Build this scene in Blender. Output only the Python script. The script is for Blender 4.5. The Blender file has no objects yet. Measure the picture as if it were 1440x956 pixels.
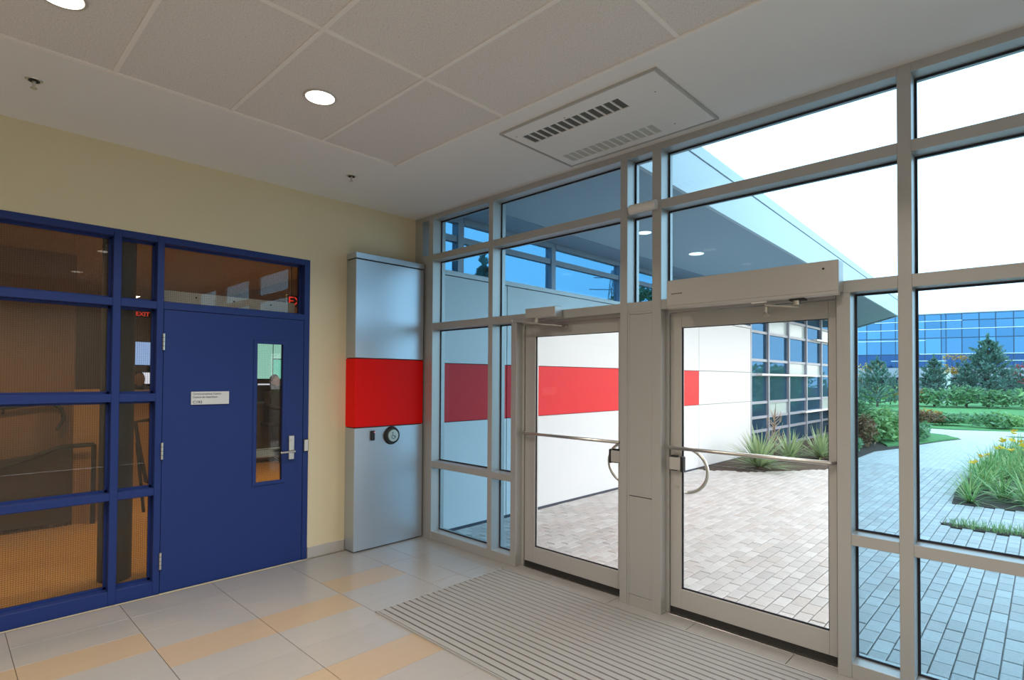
import bpy, bmesh, math, random
from mathutils import Vector, Matrix

sc = bpy.context.scene
COL = sc.collection
random.seed(7)

# ------------------------------------------------------------------ camera
CX, CY, CZ = 4.7877, -3.5177, 1.630
YAW, PITCH, ROLL = 0.7681, 0.01747, 0.00592
FPX, PPX, PPY = 782.82, 716.35, 517.61
f_ = Vector((-math.sin(YAW) * math.cos(PITCH), math.cos(YAW) * math.cos(PITCH), math.sin(PITCH)))
r_ = Vector((math.cos(YAW), math.sin(YAW), 0))
u_ = r_.cross(f_)
r2 = math.cos(ROLL) * r_ + math.sin(ROLL) * u_
u2 = -math.sin(ROLL) * r_ + math.cos(ROLL) * u_
cam = bpy.data.cameras.new('camera')
camo = bpy.data.objects.new('camera', cam)
COL.objects.link(camo)
camo.matrix_world = Matrix(((r2.x, u2.x, -f_.x, CX), (r2.y, u2.y, -f_.y, CY), (r2.z, u2.z, -f_.z, CZ), (0, 0, 0, 1)))
cam.sensor_fit = 'HORIZONTAL'
cam.sensor_width = 36
cam.lens = FPX / 1440 * 36
cam.shift_x = (720 - PPX) / 1440
cam.shift_y = (PPY - 478) / 1440
cam.clip_start = 0.05
cam.clip_end = 500
sc.camera = camo

# ------------------------------------------------------------------ sky and exposure
SKY = 3.7
w = bpy.data.worlds.new('overcast_sky')
sc.world = w
w.use_nodes = True
bg = w.node_tree.nodes['Background']
bg.inputs[0].default_value = (0.90, 0.955, 1.0, 1)
bg.inputs[1].default_value = SKY
sc.view_settings.view_transform = 'Standard'
sc.view_settings.look = 'None'
sc.view_settings.exposure = 0.06
sc.view_settings.gamma = 1.0
sc.view_settings.use_curve_mapping = False
sc.cycles.transparent_max_bounces = 24
sc.cycles.max_bounces = 10
sc.cycles.diffuse_bounces = 5
sc.cycles.caustics_reflective = False
sc.cycles.caustics_refractive = False
sc.cycles.sample_clamp_indirect = 6.0
LAMP_W = 20.0        # watts of each lobby downlight
OFFICE_W = 20.0       # watts of each warm office downlight


# ------------------------------------------------------------------ helpers
def proj(x, y, z):
    d = Vector((x, y, z)) - Vector((CX, CY, CZ))
    t = d.dot(f_)
    if t < 0.05:
        return None
    return PPX + FPX * d.dot(r2) / t, PPY - FPX * d.dot(u2) / t, t


def wpos(o):
    p = Vector((0, 0, 0))
    while o is not None:
        p += o.location
        o = o.parent
    return p


def tag(o, label=None, cat=None, group=None, kind=None):
    if label:
        o['label'] = label
    if cat:
        o['category'] = cat
    if group:
        o['group'] = group
    if kind:
        o['kind'] = kind
    return o


def empty(name, loc, label=None, cat=None, group=None, kind=None):
    o = bpy.data.objects.new(name, None)
    COL.objects.link(o)
    o.location = loc
    o.empty_display_size = 0.1
    return tag(o, label, cat, group, kind)


class MB:
    def __init__(s):
        s.v = []
        s.f = []
        s.m = []
        s.sm = []

    def _add(s, vs, fs, m=0, smooth=False):
        b = len(s.v)
        s.v.extend([tuple(p) for p in vs])
        for f in fs:
            s.f.append([b + i for i in f])
            s.m.append(m)
            s.sm.append(smooth)
        return s

    def box(s, x0, x1, y0, y1, z0, z1, b=0.0, m=0):
        if x1 < x0: x0, x1 = x1, x0
        if y1 < y0: y0, y1 = y1, y0
        if z1 < z0: z0, z1 = z1, z0
        if b <= 0:
            v = [(x0, y0, z0), (x1, y0, z0), (x1, y1, z0), (x0, y1, z0), (x0, y0, z1), (x1, y0, z1), (x1, y1, z1), (x0, y1, z1)]
            f = [(3, 2, 1, 0), (4, 5, 6, 7), (0, 1, 5, 4), (1, 2, 6, 5), (2, 3, 7, 6), (3, 0, 4, 7)]
            return s._add(v, f, m)
        b = min(b, (x1 - x0) * .45, (y1 - y0) * .45, (z1 - z0) * .45)
        c = Vector(((x0 + x1) / 2, (y0 + y1) / 2, (z0 + z1) / 2))
        h = Vector(((x1 - x0) / 2, (y1 - y0) / 2, (z1 - z0) / 2))
        idx = {}
        vs = []
        for sx in (-1, 1):
            for sy in (-1, 1):
                for sz in (-1, 1):
                    for a in range(3):
                        p = [sx * h.x, sy * h.y, sz * h.z]
                        for k in range(3):
                            if k != a:
                                p[k] -= (sx, sy, sz)[k] * b
                        idx[(sx, sy, sz, a)] = len(vs)
                        vs.append(c + Vector(p))
        fs = []
        S = (-1, 1)
        for sg in S:
            fs.append([idx[(sg, -1, -1, 0)], idx[(sg, 1, -1, 0)], idx[(sg, 1, 1, 0)], idx[(sg, -1, 1, 0)]])
            fs.append([idx[(-1, sg, -1, 1)], idx[(1, sg, -1, 1)], idx[(1, sg, 1, 1)], idx[(-1, sg, 1, 1)]])
            fs.append([idx[(-1, -1, sg, 2)], idx[(1, -1, sg, 2)], idx[(1, 1, sg, 2)], idx[(-1, 1, sg, 2)]])
        for a_ in S:
            for b_ in S:
                fs.append([idx[(a_, b_, -1, 0)], idx[(a_, b_, 1, 0)], idx[(a_, b_, 1, 1)], idx[(a_, b_, -1, 1)]])
                fs.append([idx[(a_, -1, b_, 0)], idx[(a_, 1, b_, 0)], idx[(a_, 1, b_, 2)], idx[(a_, -1, b_, 2)]])
                fs.append([idx[(-1, a_, b_, 1)], idx[(1, a_, b_, 1)], idx[(1, a_, b_, 2)], idx[(-1, a_, b_, 2)]])
                for c_ in S:
                    fs.append([idx[(a_, b_, c_, 0)], idx[(a_, b_, c_, 1)], idx[(a_, b_, c_, 2)]])
        out = []
        for f in fs:
            n = (vs[f[1]] - vs[f[0]]).cross(vs[f[2]] - vs[f[0]])
            mid = sum((vs[i] for i in f), Vector()) / len(f) - c
            out.append(f if n.dot(mid) > 0 else f[::-1])
        return s._add(vs, out, m)

    def ring(s, p0, p1, r0, r1=None, n=16, caps=True, m=0, smooth=True):
        p0, p1 = Vector(p0), Vector(p1)
        r1 = r0 if r1 is None else r1
        d = (p1 - p0).normalized()
        a = d.orthogonal().normalized()
        b = d.cross(a)
        vs = []
        for p, r in ((p0, r0), (p1, r1)):
            for i in range(n):
                t = 2 * math.pi * i / n
                vs.append(p + r * (math.cos(t) * a + math.sin(t) * b))
        s._add(vs, [(i, (i + 1) % n, n + (i + 1) % n, n + i) for i in range(n)], m, smooth)
        if caps:
            s._add(vs[:n], [list(range(n))[::-1]], m)
            s._add(vs[n:], [list(range(n))], m)
        return s

    def tube(s, pts, r, n=10, m=0, closed=False):
        pts = [Vector(p) for p in pts]
        N = len(pts)
        rs = r if isinstance(r, (list, tuple)) else [r] * N
        vs = []
        a = None
        for i, p in enumerate(pts):
            if closed:
                d = pts[(i + 1) % N] - pts[i - 1]
            else:
                d = pts[min(i + 1, N - 1)] - pts[max(i - 1, 0)]
            d.normalize()
            if a is None:
                a = d.orthogonal().normalized()
            else:
                a = (a - d * a.dot(d)).normalized()
            b = d.cross(a)
            for k in range(n):
                t = 2 * math.pi * k / n
                vs.append(p + rs[i] * (math.cos(t) * a + math.sin(t) * b))
        fs = []
        for i in range(N if closed else N - 1):
            j = (i + 1) % N
            for k in range(n):
                fs.append((i * n + k, i * n + (k + 1) % n, j * n + (k + 1) % n, j * n + k))
        s._add(vs, fs, m, True)
        if not closed:
            s._add(vs[:n], [list(range(n))[::-1]], m)
            s._add(vs[-n:], [list(range(n))], m)
        return s

    def prism(s, pts, z0, z1, m=0):
        n = len(pts)
        area = sum(pts[i][0] * pts[(i + 1) % n][1] - pts[(i + 1) % n][0] * pts[i][1] for i in range(n))
        if area < 0:
            pts = pts[::-1]
        vs = [(p[0], p[1], z0) for p in pts] + [(p[0], p[1], z1) for p in pts]
        fs = [list(range(n))[::-1], list(range(n, 2 * n))] + [(i, (i + 1) % n, n + (i + 1) % n, n + i) for i in range(n)]
        return s._add(vs, fs, m)

    def obox(s, c, ax, ay, az, m=0):
        c, ax, ay, az = Vector(c), Vector(ax), Vector(ay), Vector(az)
        v = [c + i * ax + j * ay + k * az for k in (-1, 1) for i, j in ((-1, -1), (1, -1), (1, 1), (-1, 1))]
        f = [(3, 2, 1, 0), (4, 5, 6, 7), (0, 1, 5, 4), (1, 2, 6, 5), (2, 3, 7, 6), (3, 0, 4, 7)]
        return s._add(v, f, m)

    def build(s, name, mat, parent=None, label=None, cat=None, group=None, kind=None, origin=None):
        xs = [p[0] for p in s.v]; ys = [p[1] for p in s.v]; zs = [p[2] for p in s.v]
        if origin is None:
            origin = ((min(xs) + max(xs)) / 2, (min(ys) + max(ys)) / 2, min(zs))
        og = Vector(origin)
        me = bpy.data.meshes.new(name)
        me.from_pydata([(p[0] - og.x, p[1] - og.y, p[2] - og.z) for p in s.v], [], s.f)
        mats = mat if isinstance(mat, (list, tuple)) else [mat]
        for mm in mats:
            me.materials.append(mm)
        me.polygons.foreach_set('material_index', s.m)
        me.polygons.foreach_set('use_smooth', s.sm)
        me.update()
        o = bpy.data.objects.new(name, me)
        COL.objects.link(o)
        o.parent = parent
        o.location = og - (wpos(parent) if parent else Vector())
        return tag(o, label, cat, group, kind)


def text_mesh(cu):
    tmp = bpy.data.objects.new('lettering', cu)
    COL.objects.link(tmp)
    bpy.context.view_layer.update()
    me = bpy.data.meshes.new_from_object(tmp)
    if not me.materials:
        me.materials.append(cu.materials[0])
    bpy.data.objects.remove(tmp)
    o = bpy.data.objects.new('lettering', me)
    COL.objects.link(o)
    return o


def bx(name, mat, parent, x0, x1, y0, y1, z0, z1, b=0.0, **k):
    return MB().box(x0, x1, y0, y1, z0, z1, b).build(name, mat, parent, **k)


def inst(src, name, loc, parent=None, **k):
    o = bpy.data.objects.new(name, src if isinstance(src, bpy.types.Mesh) else src.data)
    COL.objects.link(o)
    o.parent = parent
    o.location = Vector(loc) - (wpos(parent) if parent else Vector())
    return tag(o, **k)


# ------------------------------------------------------------------ materials
def new_mat(name):
    m = bpy.data.materials.new(name)
    m.use_nodes = True
    nt = m.node_tree
    return m, nt, nt.nodes['Principled BSDF']


def pmat(name, col, rough=0.5, metal=0.0, spec=0.5, var=0.0, vscale=8.0, bump=0.0, bscale=200.0, emit=None, estr=0.0, stretch=None):
    m, nt, p = new_mat(name)
    p.inputs['Base Color'].default_value = (*col, 1)
    p.inputs['Roughness'].default_value = rough
    p.inputs['Metallic'].default_value = metal
    p.inputs['Specular IOR Level'].default_value = spec
    N, L = nt.nodes, nt.links
    if var or bump:
        tc = N.new('ShaderNodeTexCoord')
        src = tc.outputs['Object']
        if stretch:
            mp = N.new('ShaderNodeMapping')
            mp.inputs['Scale'].default_value = stretch
            L.new(src, mp.inputs[0])
            src = mp.outputs[0]
    if var:
        n = N.new('ShaderNodeTexNoise')
        n.inputs['Scale'].default_value = vscale
        n.inputs['Detail'].default_value = 6
        L.new(src, n.inputs['Vector'])
        mx = N.new('ShaderNodeMix')
        mx.data_type = 'RGBA'
        mx.inputs[6].default_value = tuple(c * (1 - var) for c in col) + (1,)
        mx.inputs[7].default_value = tuple(min(1, c * (1 + var)) for c in col) + (1,)
        L.new(n.outputs[0], mx.inputs[0])
        L.new(mx.outputs[2], p.inputs['Base Color'])
    if bump:
        n2 = N.new('ShaderNodeTexNoise')
        n2.inputs['Scale'].default_value = bscale
        n2.inputs['Detail'].default_value = 3
        L.new(src, n2.inputs['Vector'])
        bp = N.new('ShaderNodeBump')
        bp.inputs['Strength'].default_value = bump
        bp.inputs['Distance'].default_value = 0.002
        L.new(n2.outputs[0], bp.inputs['Height'])
        L.new(bp.outputs[0], p.inputs['Normal'])
    if emit:
        p.inputs['Emission Color'].default_value = (*emit, 1)
        p.inputs['Emission Strength'].default_value = estr
    return m


def glass(name, tint, refl=0.04, wire=0.0):
    m, nt, p = new_mat(name)
    N, L = nt.nodes, nt.links
    N.remove(p)
    out = N['Material Output']
    tr = N.new('ShaderNodeBsdfTransparent')
    tr.inputs[0].default_value = (*tint, 1)
    gl = N.new('ShaderNodeBsdfGlossy')
    gl.inputs['Roughness'].default_value = 0.0
    lw = N.new('ShaderNodeLayerWeight')
    lw.inputs[0].default_value = 0.5
    pw = N.new('ShaderNodeMath'); pw.operation = 'POWER'; pw.inputs[1].default_value = 5
    ml = N.new('ShaderNodeMath'); ml.operation = 'MULTIPLY_ADD'; ml.inputs[1].default_value = 0.85; ml.inputs[2].default_value = refl
    L.new(lw.outputs['Facing'], pw.inputs[0])
    L.new(pw.outputs[0], ml.inputs[0])
    mx = N.new('ShaderNodeMixShader')
    L.new(ml.outputs[0], mx.inputs[0])
    L.new(tr.outputs[0], mx.inputs[1])
    L.new(gl.outputs[0], mx.inputs[2])
    last = mx.outputs[0]
    if wire:
        tc = N.new('ShaderNodeTexCoord')
        sp = N.new('ShaderNodeSeparateXYZ')
        L.new(tc.outputs['Object'], sp.inputs[0])
        fr = []
        for k in (1, 2):
            a = N.new('ShaderNodeMath'); a.operation = 'MULTIPLY'; a.inputs[1].default_value = 1 / wire
            L.new(sp.outputs[k], a.inputs[0])
            b = N.new('ShaderNodeMath'); b.operation = 'FRACT'
            L.new(a.outputs[0], b.inputs[0])
            c = N.new('ShaderNodeMath'); c.operation = 'LESS_THAN'; c.inputs[1].default_value = 0.055
            L.new(b.outputs[0], c.inputs[0])
            fr.append(c)
        mxm = N.new('ShaderNodeMath'); mxm.operation = 'MAXIMUM'
        L.new(fr[0].outputs[0], mxm.inputs[0]); L.new(fr[1].outputs[0], mxm.inputs[1])
        df = N.new('ShaderNodeBsdfPrincipled')
        df.inputs['Base Color'].default_value = (0.05, 0.045, 0.04, 1)
        df.inputs['Metallic'].default_value = 0.0
        m2 = N.new('ShaderNodeMixShader')
        L.new(mxm.outputs[0], m2.inputs[0]); L.new(last, m2.inputs[1]); L.new(df.outputs[0], m2.inputs[2])
        last = m2.outputs[0]
    # absorption grows with the length of the path through the sheet
    cs = N.new('ShaderNodeMath'); cs.operation = 'SUBTRACT'; cs.inputs[0].default_value = 1.0; cs.use_clamp = True
    L.new(lw.outputs['Facing'], cs.inputs[1])
    c2 = N.new('ShaderNodeMath'); c2.operation = 'MULTIPLY'          # cosine inside the glass, index 1.5
    L.new(cs.outputs[0], c2.inputs[0]); L.new(cs.outputs[0], c2.inputs[1])
    c3 = N.new('ShaderNodeMath'); c3.operation = 'MULTIPLY_ADD'; c3.inputs[1].default_value = 1 / 2.25; c3.inputs[2].default_value = 1 - 1 / 2.25
    L.new(c2.outputs[0], c3.inputs[0])
    mxc = N.new('ShaderNodeMath'); mxc.operation = 'SQRT'
    L.new(c3.outputs[0], mxc.inputs[0])
    iv = N.new('ShaderNodeMath'); iv.operation = 'DIVIDE'; iv.inputs[0].default_value = 1.0
    L.new(mxc.outputs[0], iv.inputs[1])
    cb = N.new('ShaderNodeCombineColor')
    for k in range(3):
        q = N.new('ShaderNodeMath'); q.operation = 'POWER'; q.inputs[0].default_value = tint[k]
        L.new(iv.outputs[0], q.inputs[1])
        L.new(q.outputs[0], cb.inputs[k])
    L.new(cb.outputs[0], tr.inputs[0])
    L.new(last, out.inputs[0])
    return m


def island_mat(name, cols, rough=0.6, obj=False, trans=0.0, scale=None):
    """colour that varies from piece to piece"""
    m, nt, p = new_mat(name)
    N, L = nt.nodes, nt.links
    if obj:
        src = N.new('ShaderNodeObjectInfo').outputs['Random']
    else:
        src = N.new('ShaderNodeNewGeometry').outputs['Random Per Island']
    cr = N.new('ShaderNodeValToRGB')
    el = cr.color_ramp.elements
    while len(el) < len(cols):
        el.new(0.5)
    for i, c in enumerate(cols):
        el[i].position = i / max(1, len(cols) - 1)
        el[i].color = (*c, 1)
    L.new(src, cr.inputs[0])
    last = cr.outputs[0]
    if scale:
        tc = N.new('ShaderNodeTexCoord')
        n = N.new('ShaderNodeTexNoise'); n.inputs['Scale'].default_value = scale; n.inputs['Detail'].default_value = 5
        L.new(tc.outputs['Object'], n.inputs['Vector'])
        rmp = N.new('ShaderNodeMapRange')
        rmp.inputs[3].default_value = 0.8; rmp.inputs[4].default_value = 1.2
        L.new(n.outputs[0], rmp.inputs[0])
        mx = N.new('ShaderNodeMix'); mx.data_type = 'RGBA'; mx.blend_type = 'MULTIPLY'
        mx.inputs[0].default_value = 1
        L.new(last, mx.inputs[6]); L.new(rmp.outputs[0], mx.inputs[7])
        last = mx.outputs[2]
    L.new(last, p.inputs['Base Color'])
    p.inputs['Roughness'].default_value = rough
    if trans:
        out = N['Material Output']
        t = N.new('ShaderNodeBsdfTranslucent')
        L.new(last, t.inputs[0])
        ms = N.new('ShaderNodeMixShader'); ms.inputs[0].default_value = trans
        L.new(p.outputs[0], ms.inputs[1]); L.new(t.outputs[0], ms.inputs[2]); L.new(ms.outputs[0], out.inputs[0])
    return m


ALU = pmat('clear_anodised_aluminium', (0.475, 0.47, 0.46), 0.42, 0.45)
ALUD = pmat('door_aluminium', (0.54, 0.525, 0.505), 0.40, 0.45)
GASKET = pmat('black_gasket', (0.012, 0.016, 0.03), 0.5)
TINT = glass('blue_tinted_glass', (0.612, 0.778, 0.868), 0.016)
CLERE = glass('deep_blue_clerestory_glass', (0.36, 0.545, 0.66), 0.03)
CLEAR = glass('clear_door_glass', (0.97, 0.975, 0.97), 0.025)
WIRED = glass('wired_glass', (0.90, 0.88, 0.84), 0.04, 0.0135)
BLUE = pmat('navy_blue_enamel', (0.016, 0.037, 0.170), 0.42, 0, 0.25, bump=0.08, bscale=600)
WALLP = pmat('tan_wall_paint', (0.70, 0.615, 0.425), 0.75, 0, 0.3, var=0.03, vscale=3, bump=0.12, bscale=500)
WALLC = pmat('cream_wall_paint', (0.72, 0.68, 0.58), 0.8, 0, 0.3)
CEILP = pmat('ceiling_white_paint', (0.80, 0.785, 0.77), 0.85, 0, 0.2, var=0.015, vscale=2)
GRIDM = pmat('ceiling_grid_enamel', (0.84, 0.80, 0.765), 0.6, 0, 0.3)
BASEM = pmat('grey_tile_skirting', (0.46, 0.44, 0.42), 0.4, 0, 0.5, var=0.05, vscale=12)
SILV = pmat('satin_silver_panel', (0.49, 0.545, 0.61), 0.36, 0.75)
REDP = pmat('red_lacquer_panel', (0.80, 0.008, 0.006), 0.5, 0, 0.10)
REDX = pmat('red_cladding', (0.74, 0.022, 0.028), 0.5, 0, 0.3)
DARK = pmat('dark_recess', (0.02, 0.02, 0.022), 0.7)
BLACK = pmat('black_rubber', (0.012, 0.012, 0.012), 0.6)
CHROME = pmat('brushed_steel', (0.66, 0.64, 0.60), 0.28, 1.0)
WHITEP = pmat('white_plastic', (0.74, 0.72, 0.69), 0.5)
CLAD = pmat('white_cladding', (0.745, 0.745, 0.755), 0.45, 0, 0.4)
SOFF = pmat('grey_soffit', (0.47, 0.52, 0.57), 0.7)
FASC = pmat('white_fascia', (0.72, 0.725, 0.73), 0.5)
MULX = pmat('facade_mullion', (0.34, 0.36, 0.42), 0.45, 0.2)
def blue_glazing():
    m, nt, p = new_mat('reflective_blue_glazing')
    N, L = nt.nodes, nt.links
    p.inputs['Base Color'].default_value = (.045, .13, .23, 1)
    p.inputs['Roughness'].default_value = .6
    p.inputs['Specular IOR Level'].default_value = 0
    gl = N.new('ShaderNodeBsdfGlossy')
    gl.inputs[0].default_value = (.065, .16, .28, 1)
    gl.inputs['Roughness'].default_value = .01
    ms = N.new('ShaderNodeMixShader')
    ms.inputs[0].default_value = .62
    L.new(p.outputs[0], ms.inputs[1]); L.new(gl.outputs[0], ms.inputs[2])
    L.new(ms.outputs[0], N['Material Output'].inputs[0])
    return m


MIRR = blue_glazing()
PALE = pmat('pale_spandrel_glass', (0.46, 0.55, 0.55), 0.25, 0, 0.5)
SHELF = pmat('white_light_shelf', (0.88, 0.88, 0.88), 0.4)


def tile_mat(name, col):
    m, nt, p = new_mat(name)
    N, L = nt.nodes, nt.links
    tc = N.new('ShaderNodeTexCoord'); oi = N.new('ShaderNodeObjectInfo')
    ad = N.new('ShaderNodeVectorMath'); ad.operation = 'ADD'
    L.new(tc.outputs['Object'], ad.inputs[0]); L.new(oi.outputs['Location'], ad.inputs[1])
    mp = N.new('ShaderNodeMapping'); mp.inputs['Scale'].default_value = (14, 3, 1)
    L.new(ad.outputs[0], mp.inputs[0])
    n = N.new('ShaderNodeTexNoise'); n.inputs['Scale'].default_value = 1.6; n.inputs['Detail'].default_value = 6
    L.new(mp.outputs[0], n.inputs['Vector'])
    rr = N.new('ShaderNodeMath'); rr.operation = 'MULTIPLY_ADD'; rr.inputs[1].default_value = 0.6; rr.inputs[2].default_value = 0.0
    L.new(n.outputs[0], rr.inputs[0])
    r3 = N.new('ShaderNodeMath'); r3.operation = 'MULTIPLY_ADD'; r3.inputs[1].default_value = 0.4
    L.new(oi.outputs['Random'], r3.inputs[0]); L.new(rr.outputs[0], r3.inputs[2])
    mx = N.new('ShaderNodeMix'); mx.data_type = 'RGBA'
    mx.inputs[6].default_value = tuple(c * 0.92 for c in col) + (1,)
    mx.inputs[7].default_value = tuple(c * 1.07 for c in col) + (1,)
    L.new(r3.outputs[0], mx.inputs[0]); L.new(mx.outputs[2], p.inputs['Base Color'])
    p.inputs['Roughness'].default_value = 0.27
    p.inputs['Specular IOR Level'].default_value = 0.6
    return m


TILEG = tile_mat('grey_porcelain', (0.345, 0.332, 0.322))
TILEC = tile_mat('cream_porcelain', (0.40, 0.31, 0.22))
GROUT = pmat('brown_grout', (0.17, 0.145, 0.12), 0.8)


def acoustic():
    m, nt, p = new_mat('acoustic_tile')
    N, L = nt.nodes, nt.links
    tc = N.new('ShaderNodeTexCoord')
    v = N.new('ShaderNodeTexVoronoi'); v.inputs['Scale'].default_value = 95
    n = N.new('ShaderNodeTexNoise'); n.inputs['Scale'].default_value = 130; n.inputs['Detail'].default_value = 4
    L.new(tc.outputs['Object'], v.inputs['Vector']); L.new(tc.outputs['Object'], n.inputs['Vector'])
    mr = N.new('ShaderNodeMapRange'); mr.inputs[1].default_value = 0.08; mr.inputs[2].default_value = 0.22
    L.new(v.outputs['Distance'], mr.inputs[0])
    n3 = N.new('ShaderNodeTexNoise'); n3.inputs['Scale'].default_value = 60
    L.new(tc.outputs['Object'], n3.inputs['Vector'])
    gt = N.new('ShaderNodeMath'); gt.operation = 'GREATER_THAN'; gt.inputs[1].default_value = 0.55
    L.new(n3.outputs[0], gt.inputs[0])
    mx0 = N.new('ShaderNodeMath'); mx0.operation = 'MAXIMUM'
    inv = N.new('ShaderNodeMath'); inv.operation = 'SUBTRACT'; inv.inputs[0].default_value = 1
    L.new(gt.outputs[0], inv.inputs[1]); L.new(mr.outputs[0], mx0.inputs[0]); L.new(inv.outputs[0], mx0.inputs[1])
    mx = N.new('ShaderNodeMix'); mx.data_type = 'RGBA'
    mx.inputs[6].default_value = (0.36, 0.335, 0.315, 1); mx.inputs[7].default_value = (0.74, 0.70, 0.675, 1)
    L.new(mx0.outputs[0], mx.inputs[0])
    mr2 = N.new('ShaderNodeMapRange'); mr2.inputs[1].default_value = 0.35; mr2.inputs[2].default_value = 0.65; mr2.inputs[3].default_value = 0.9; mr2.inputs[4].default_value = 1.06
    L.new(n.outputs[0], mr2.inputs[0])
    mm = N.new('ShaderNodeMix'); mm.data_type = 'RGBA'; mm.blend_type = 'MULTIPLY'; mm.inputs[0].default_value = 1
    L.new(mx.outputs[2], mm.inputs[6]); L.new(mr2.outputs[0], mm.inputs[7])
    L.new(mm.outputs[2], p.inputs['Base Color'])
    bp = N.new('ShaderNodeBump'); bp.inputs['Strength'].default_value = 0.5; bp.inputs['Distance'].default_value = 0.003
    L.new(n.outputs[0], bp.inputs['Height']); L.new(bp.outputs[0], p.inputs['Normal'])
    p.inputs['Roughness'].default_value = 0.9
    p.inputs['Specular IOR Level'].default_value = 0.1
    return m


ACOU = acoustic()

# ================================================================== THE ROOM
RX, RY, H = 7.2, -6.6, 3.29      # room: x 0..RX, y RY..0, ceiling H

# ---- floor: 305 x 605 mm porcelain tiles, one object each
floor = bx('floor', GROUT, None, 0, RX, RY, 0.16, -0.12, -0.008, label='pale grey and cream porcelain tiled lobby floor', cat='floor', kind='structure')
tw, tl, g = 0.305, 0.605, 0.0035
rows = [0.035 + tw * k for k in range(-1, 24)]
cols = [-0.755 - tl * k for k in range(0, 10)]
tile_full = MB().box(-tw / 2 + .0006, tw / 2 - .0006, -tl / 2 + g / 2, tl / 2 - g / 2, -0.008, 0, 0.0004)
tm = {}
for nm, mt in (('g', TILEG), ('c', TILEC)):
    o = tile_full.build('floor_tile', mt, floor, origin=(0, 0, 0))
    tm[nm] = o.data
    bpy.data.objects.remove(o)
# cream tiles per column (row index into rows): the staggered band pattern
cream = {0: (3, 9, 15), 1: (4, 7, 13), 2: (4, 7, 13), 3: (3, 6, 12), 4: (3, 6, 12), 5: (4, 8, 14)}
MAT = (1.437, 6.2, -1.365, -0.128)
def in_mat(x0, x1, y0, y1):
    return x0 >= MAT[0] and x1 <= MAT[1] and y0 >= MAT[2] and y1 <= MAT[3]
for ci, y1 in enumerate(cols):
    for ri in range(len(rows)):
        x0 = rows[ri]
        if x0 < -0.2 or x0 + tw > RX or y1 - tl < RY:
            continue
        if in_mat(x0, x0 + tw, y1 - tl, y1):
            continue
        k = 'c' if (ri in cream.get(ci, ()) and ci in cream) else 'g'
        if x0 < 0:
            bx('floor_tile', TILEG, floor, 0.004, x0 + tw - g / 2, y1 - tl + g / 2, y1 - g / 2, -0.008, 0, 0.001)
        else:
            inst(tm[k], 'floor_tile', (x0 + tw / 2, y1 - tl / 2, 0), floor)
for ri in range(1, len(rows)):      # the row of tiles along the glass wall and the cut strip at the threshold
    x0 = rows[ri]
    if x0 + tw > RX:
        break
    if ri % 2 == 0:
        continue
    if not in_mat(x0, x0 + 2 * tw, -0.75, -0.15):
        bx('floor_tile', TILEG, floor, x0 + g / 2, x0 + 2 * tw - g / 2, -0.755 + g / 2, -0.455 - g / 2, -0.008, 0, 0.001)
        bx('floor_tile', TILEG, floor, x0 + g / 2, x0 + 2 * tw - g / 2, -0.455 + g / 2, -0.150 - g / 2, -0.008, 0, 0.001)
    bx('floor_tile', TILEG, floor, x0 + g / 2, x0 + 2 * tw - g / 2, -0.150 + g / 2, 0.155, -0.008, 0, 0.001)

# ---- ceiling: painted border, grid and acoustic tiles
GX0, GY0 = 1.112, -1.012
ceil = MB()
ceil.box(-0.15, GX0, RY - .15, 0.16, H, H + 0.15)
ceil.box(GX0, RX + .15, GY0, 0.16, H, H + 0.15)
ceil.box(GX0, RX + .15, RY - .15, -5.85, H, H + 0.15)
ceil.box(6.55, RX + .15, -5.85, GY0, H, H + 0.15)
ceil.box(GX0, 6.55, -5.85, GY0, H + 0.10, H + 0.15)
ceiling = ceil.build('ceiling', CEILP, None, 'white drywall ceiling with a grid of speckled acoustic tiles', 'ceiling', kind='structure')
gxs = [GX0, 2.312, 3.512, 4.712, 5.912, 6.55]
gys = [GY0, -1.642, -2.250, -2.855, -3.460, -4.065, -4.67, -5.275, -5.85]
for i in range(len(gxs) - 1):
    for j in range(len(gys) - 1):
        MB().box(gxs[i] + .008, gxs[i + 1] - .008, gys[j + 1] + .008, gys[j] - .008, H + 0.003, H + 0.022, 0.003).build('acoustic_tile', ACOU, ceiling)
for i, x in enumerate(gxs[1:-1]):
    for j in range(len(gys) - 1):
        bx('grid_bar', GRIDM, ceiling, x - .012, x + .012, gys[j + 1] + .012, gys[j] - .012, H - 0.003, H + 0.03, 0.001)
for y in gys[1:-1]:
    bx('grid_bar', GRIDM, ceiling, GX0, 6.55, y - .012, y + .012, H - 0.003, H + 0.03, 0.001)
bx('edge_trim', GRIDM, ceiling, GX0 - .004, GX0 + .022, -5.85, GY0, H - 0.006, H + 0.03, 0.001)
bx('edge_trim', GRIDM, ceiling, GX0, 6.55, GY0 - .022, GY0 + .004, H - 0.006, H + 0.03, 0.001)

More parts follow.
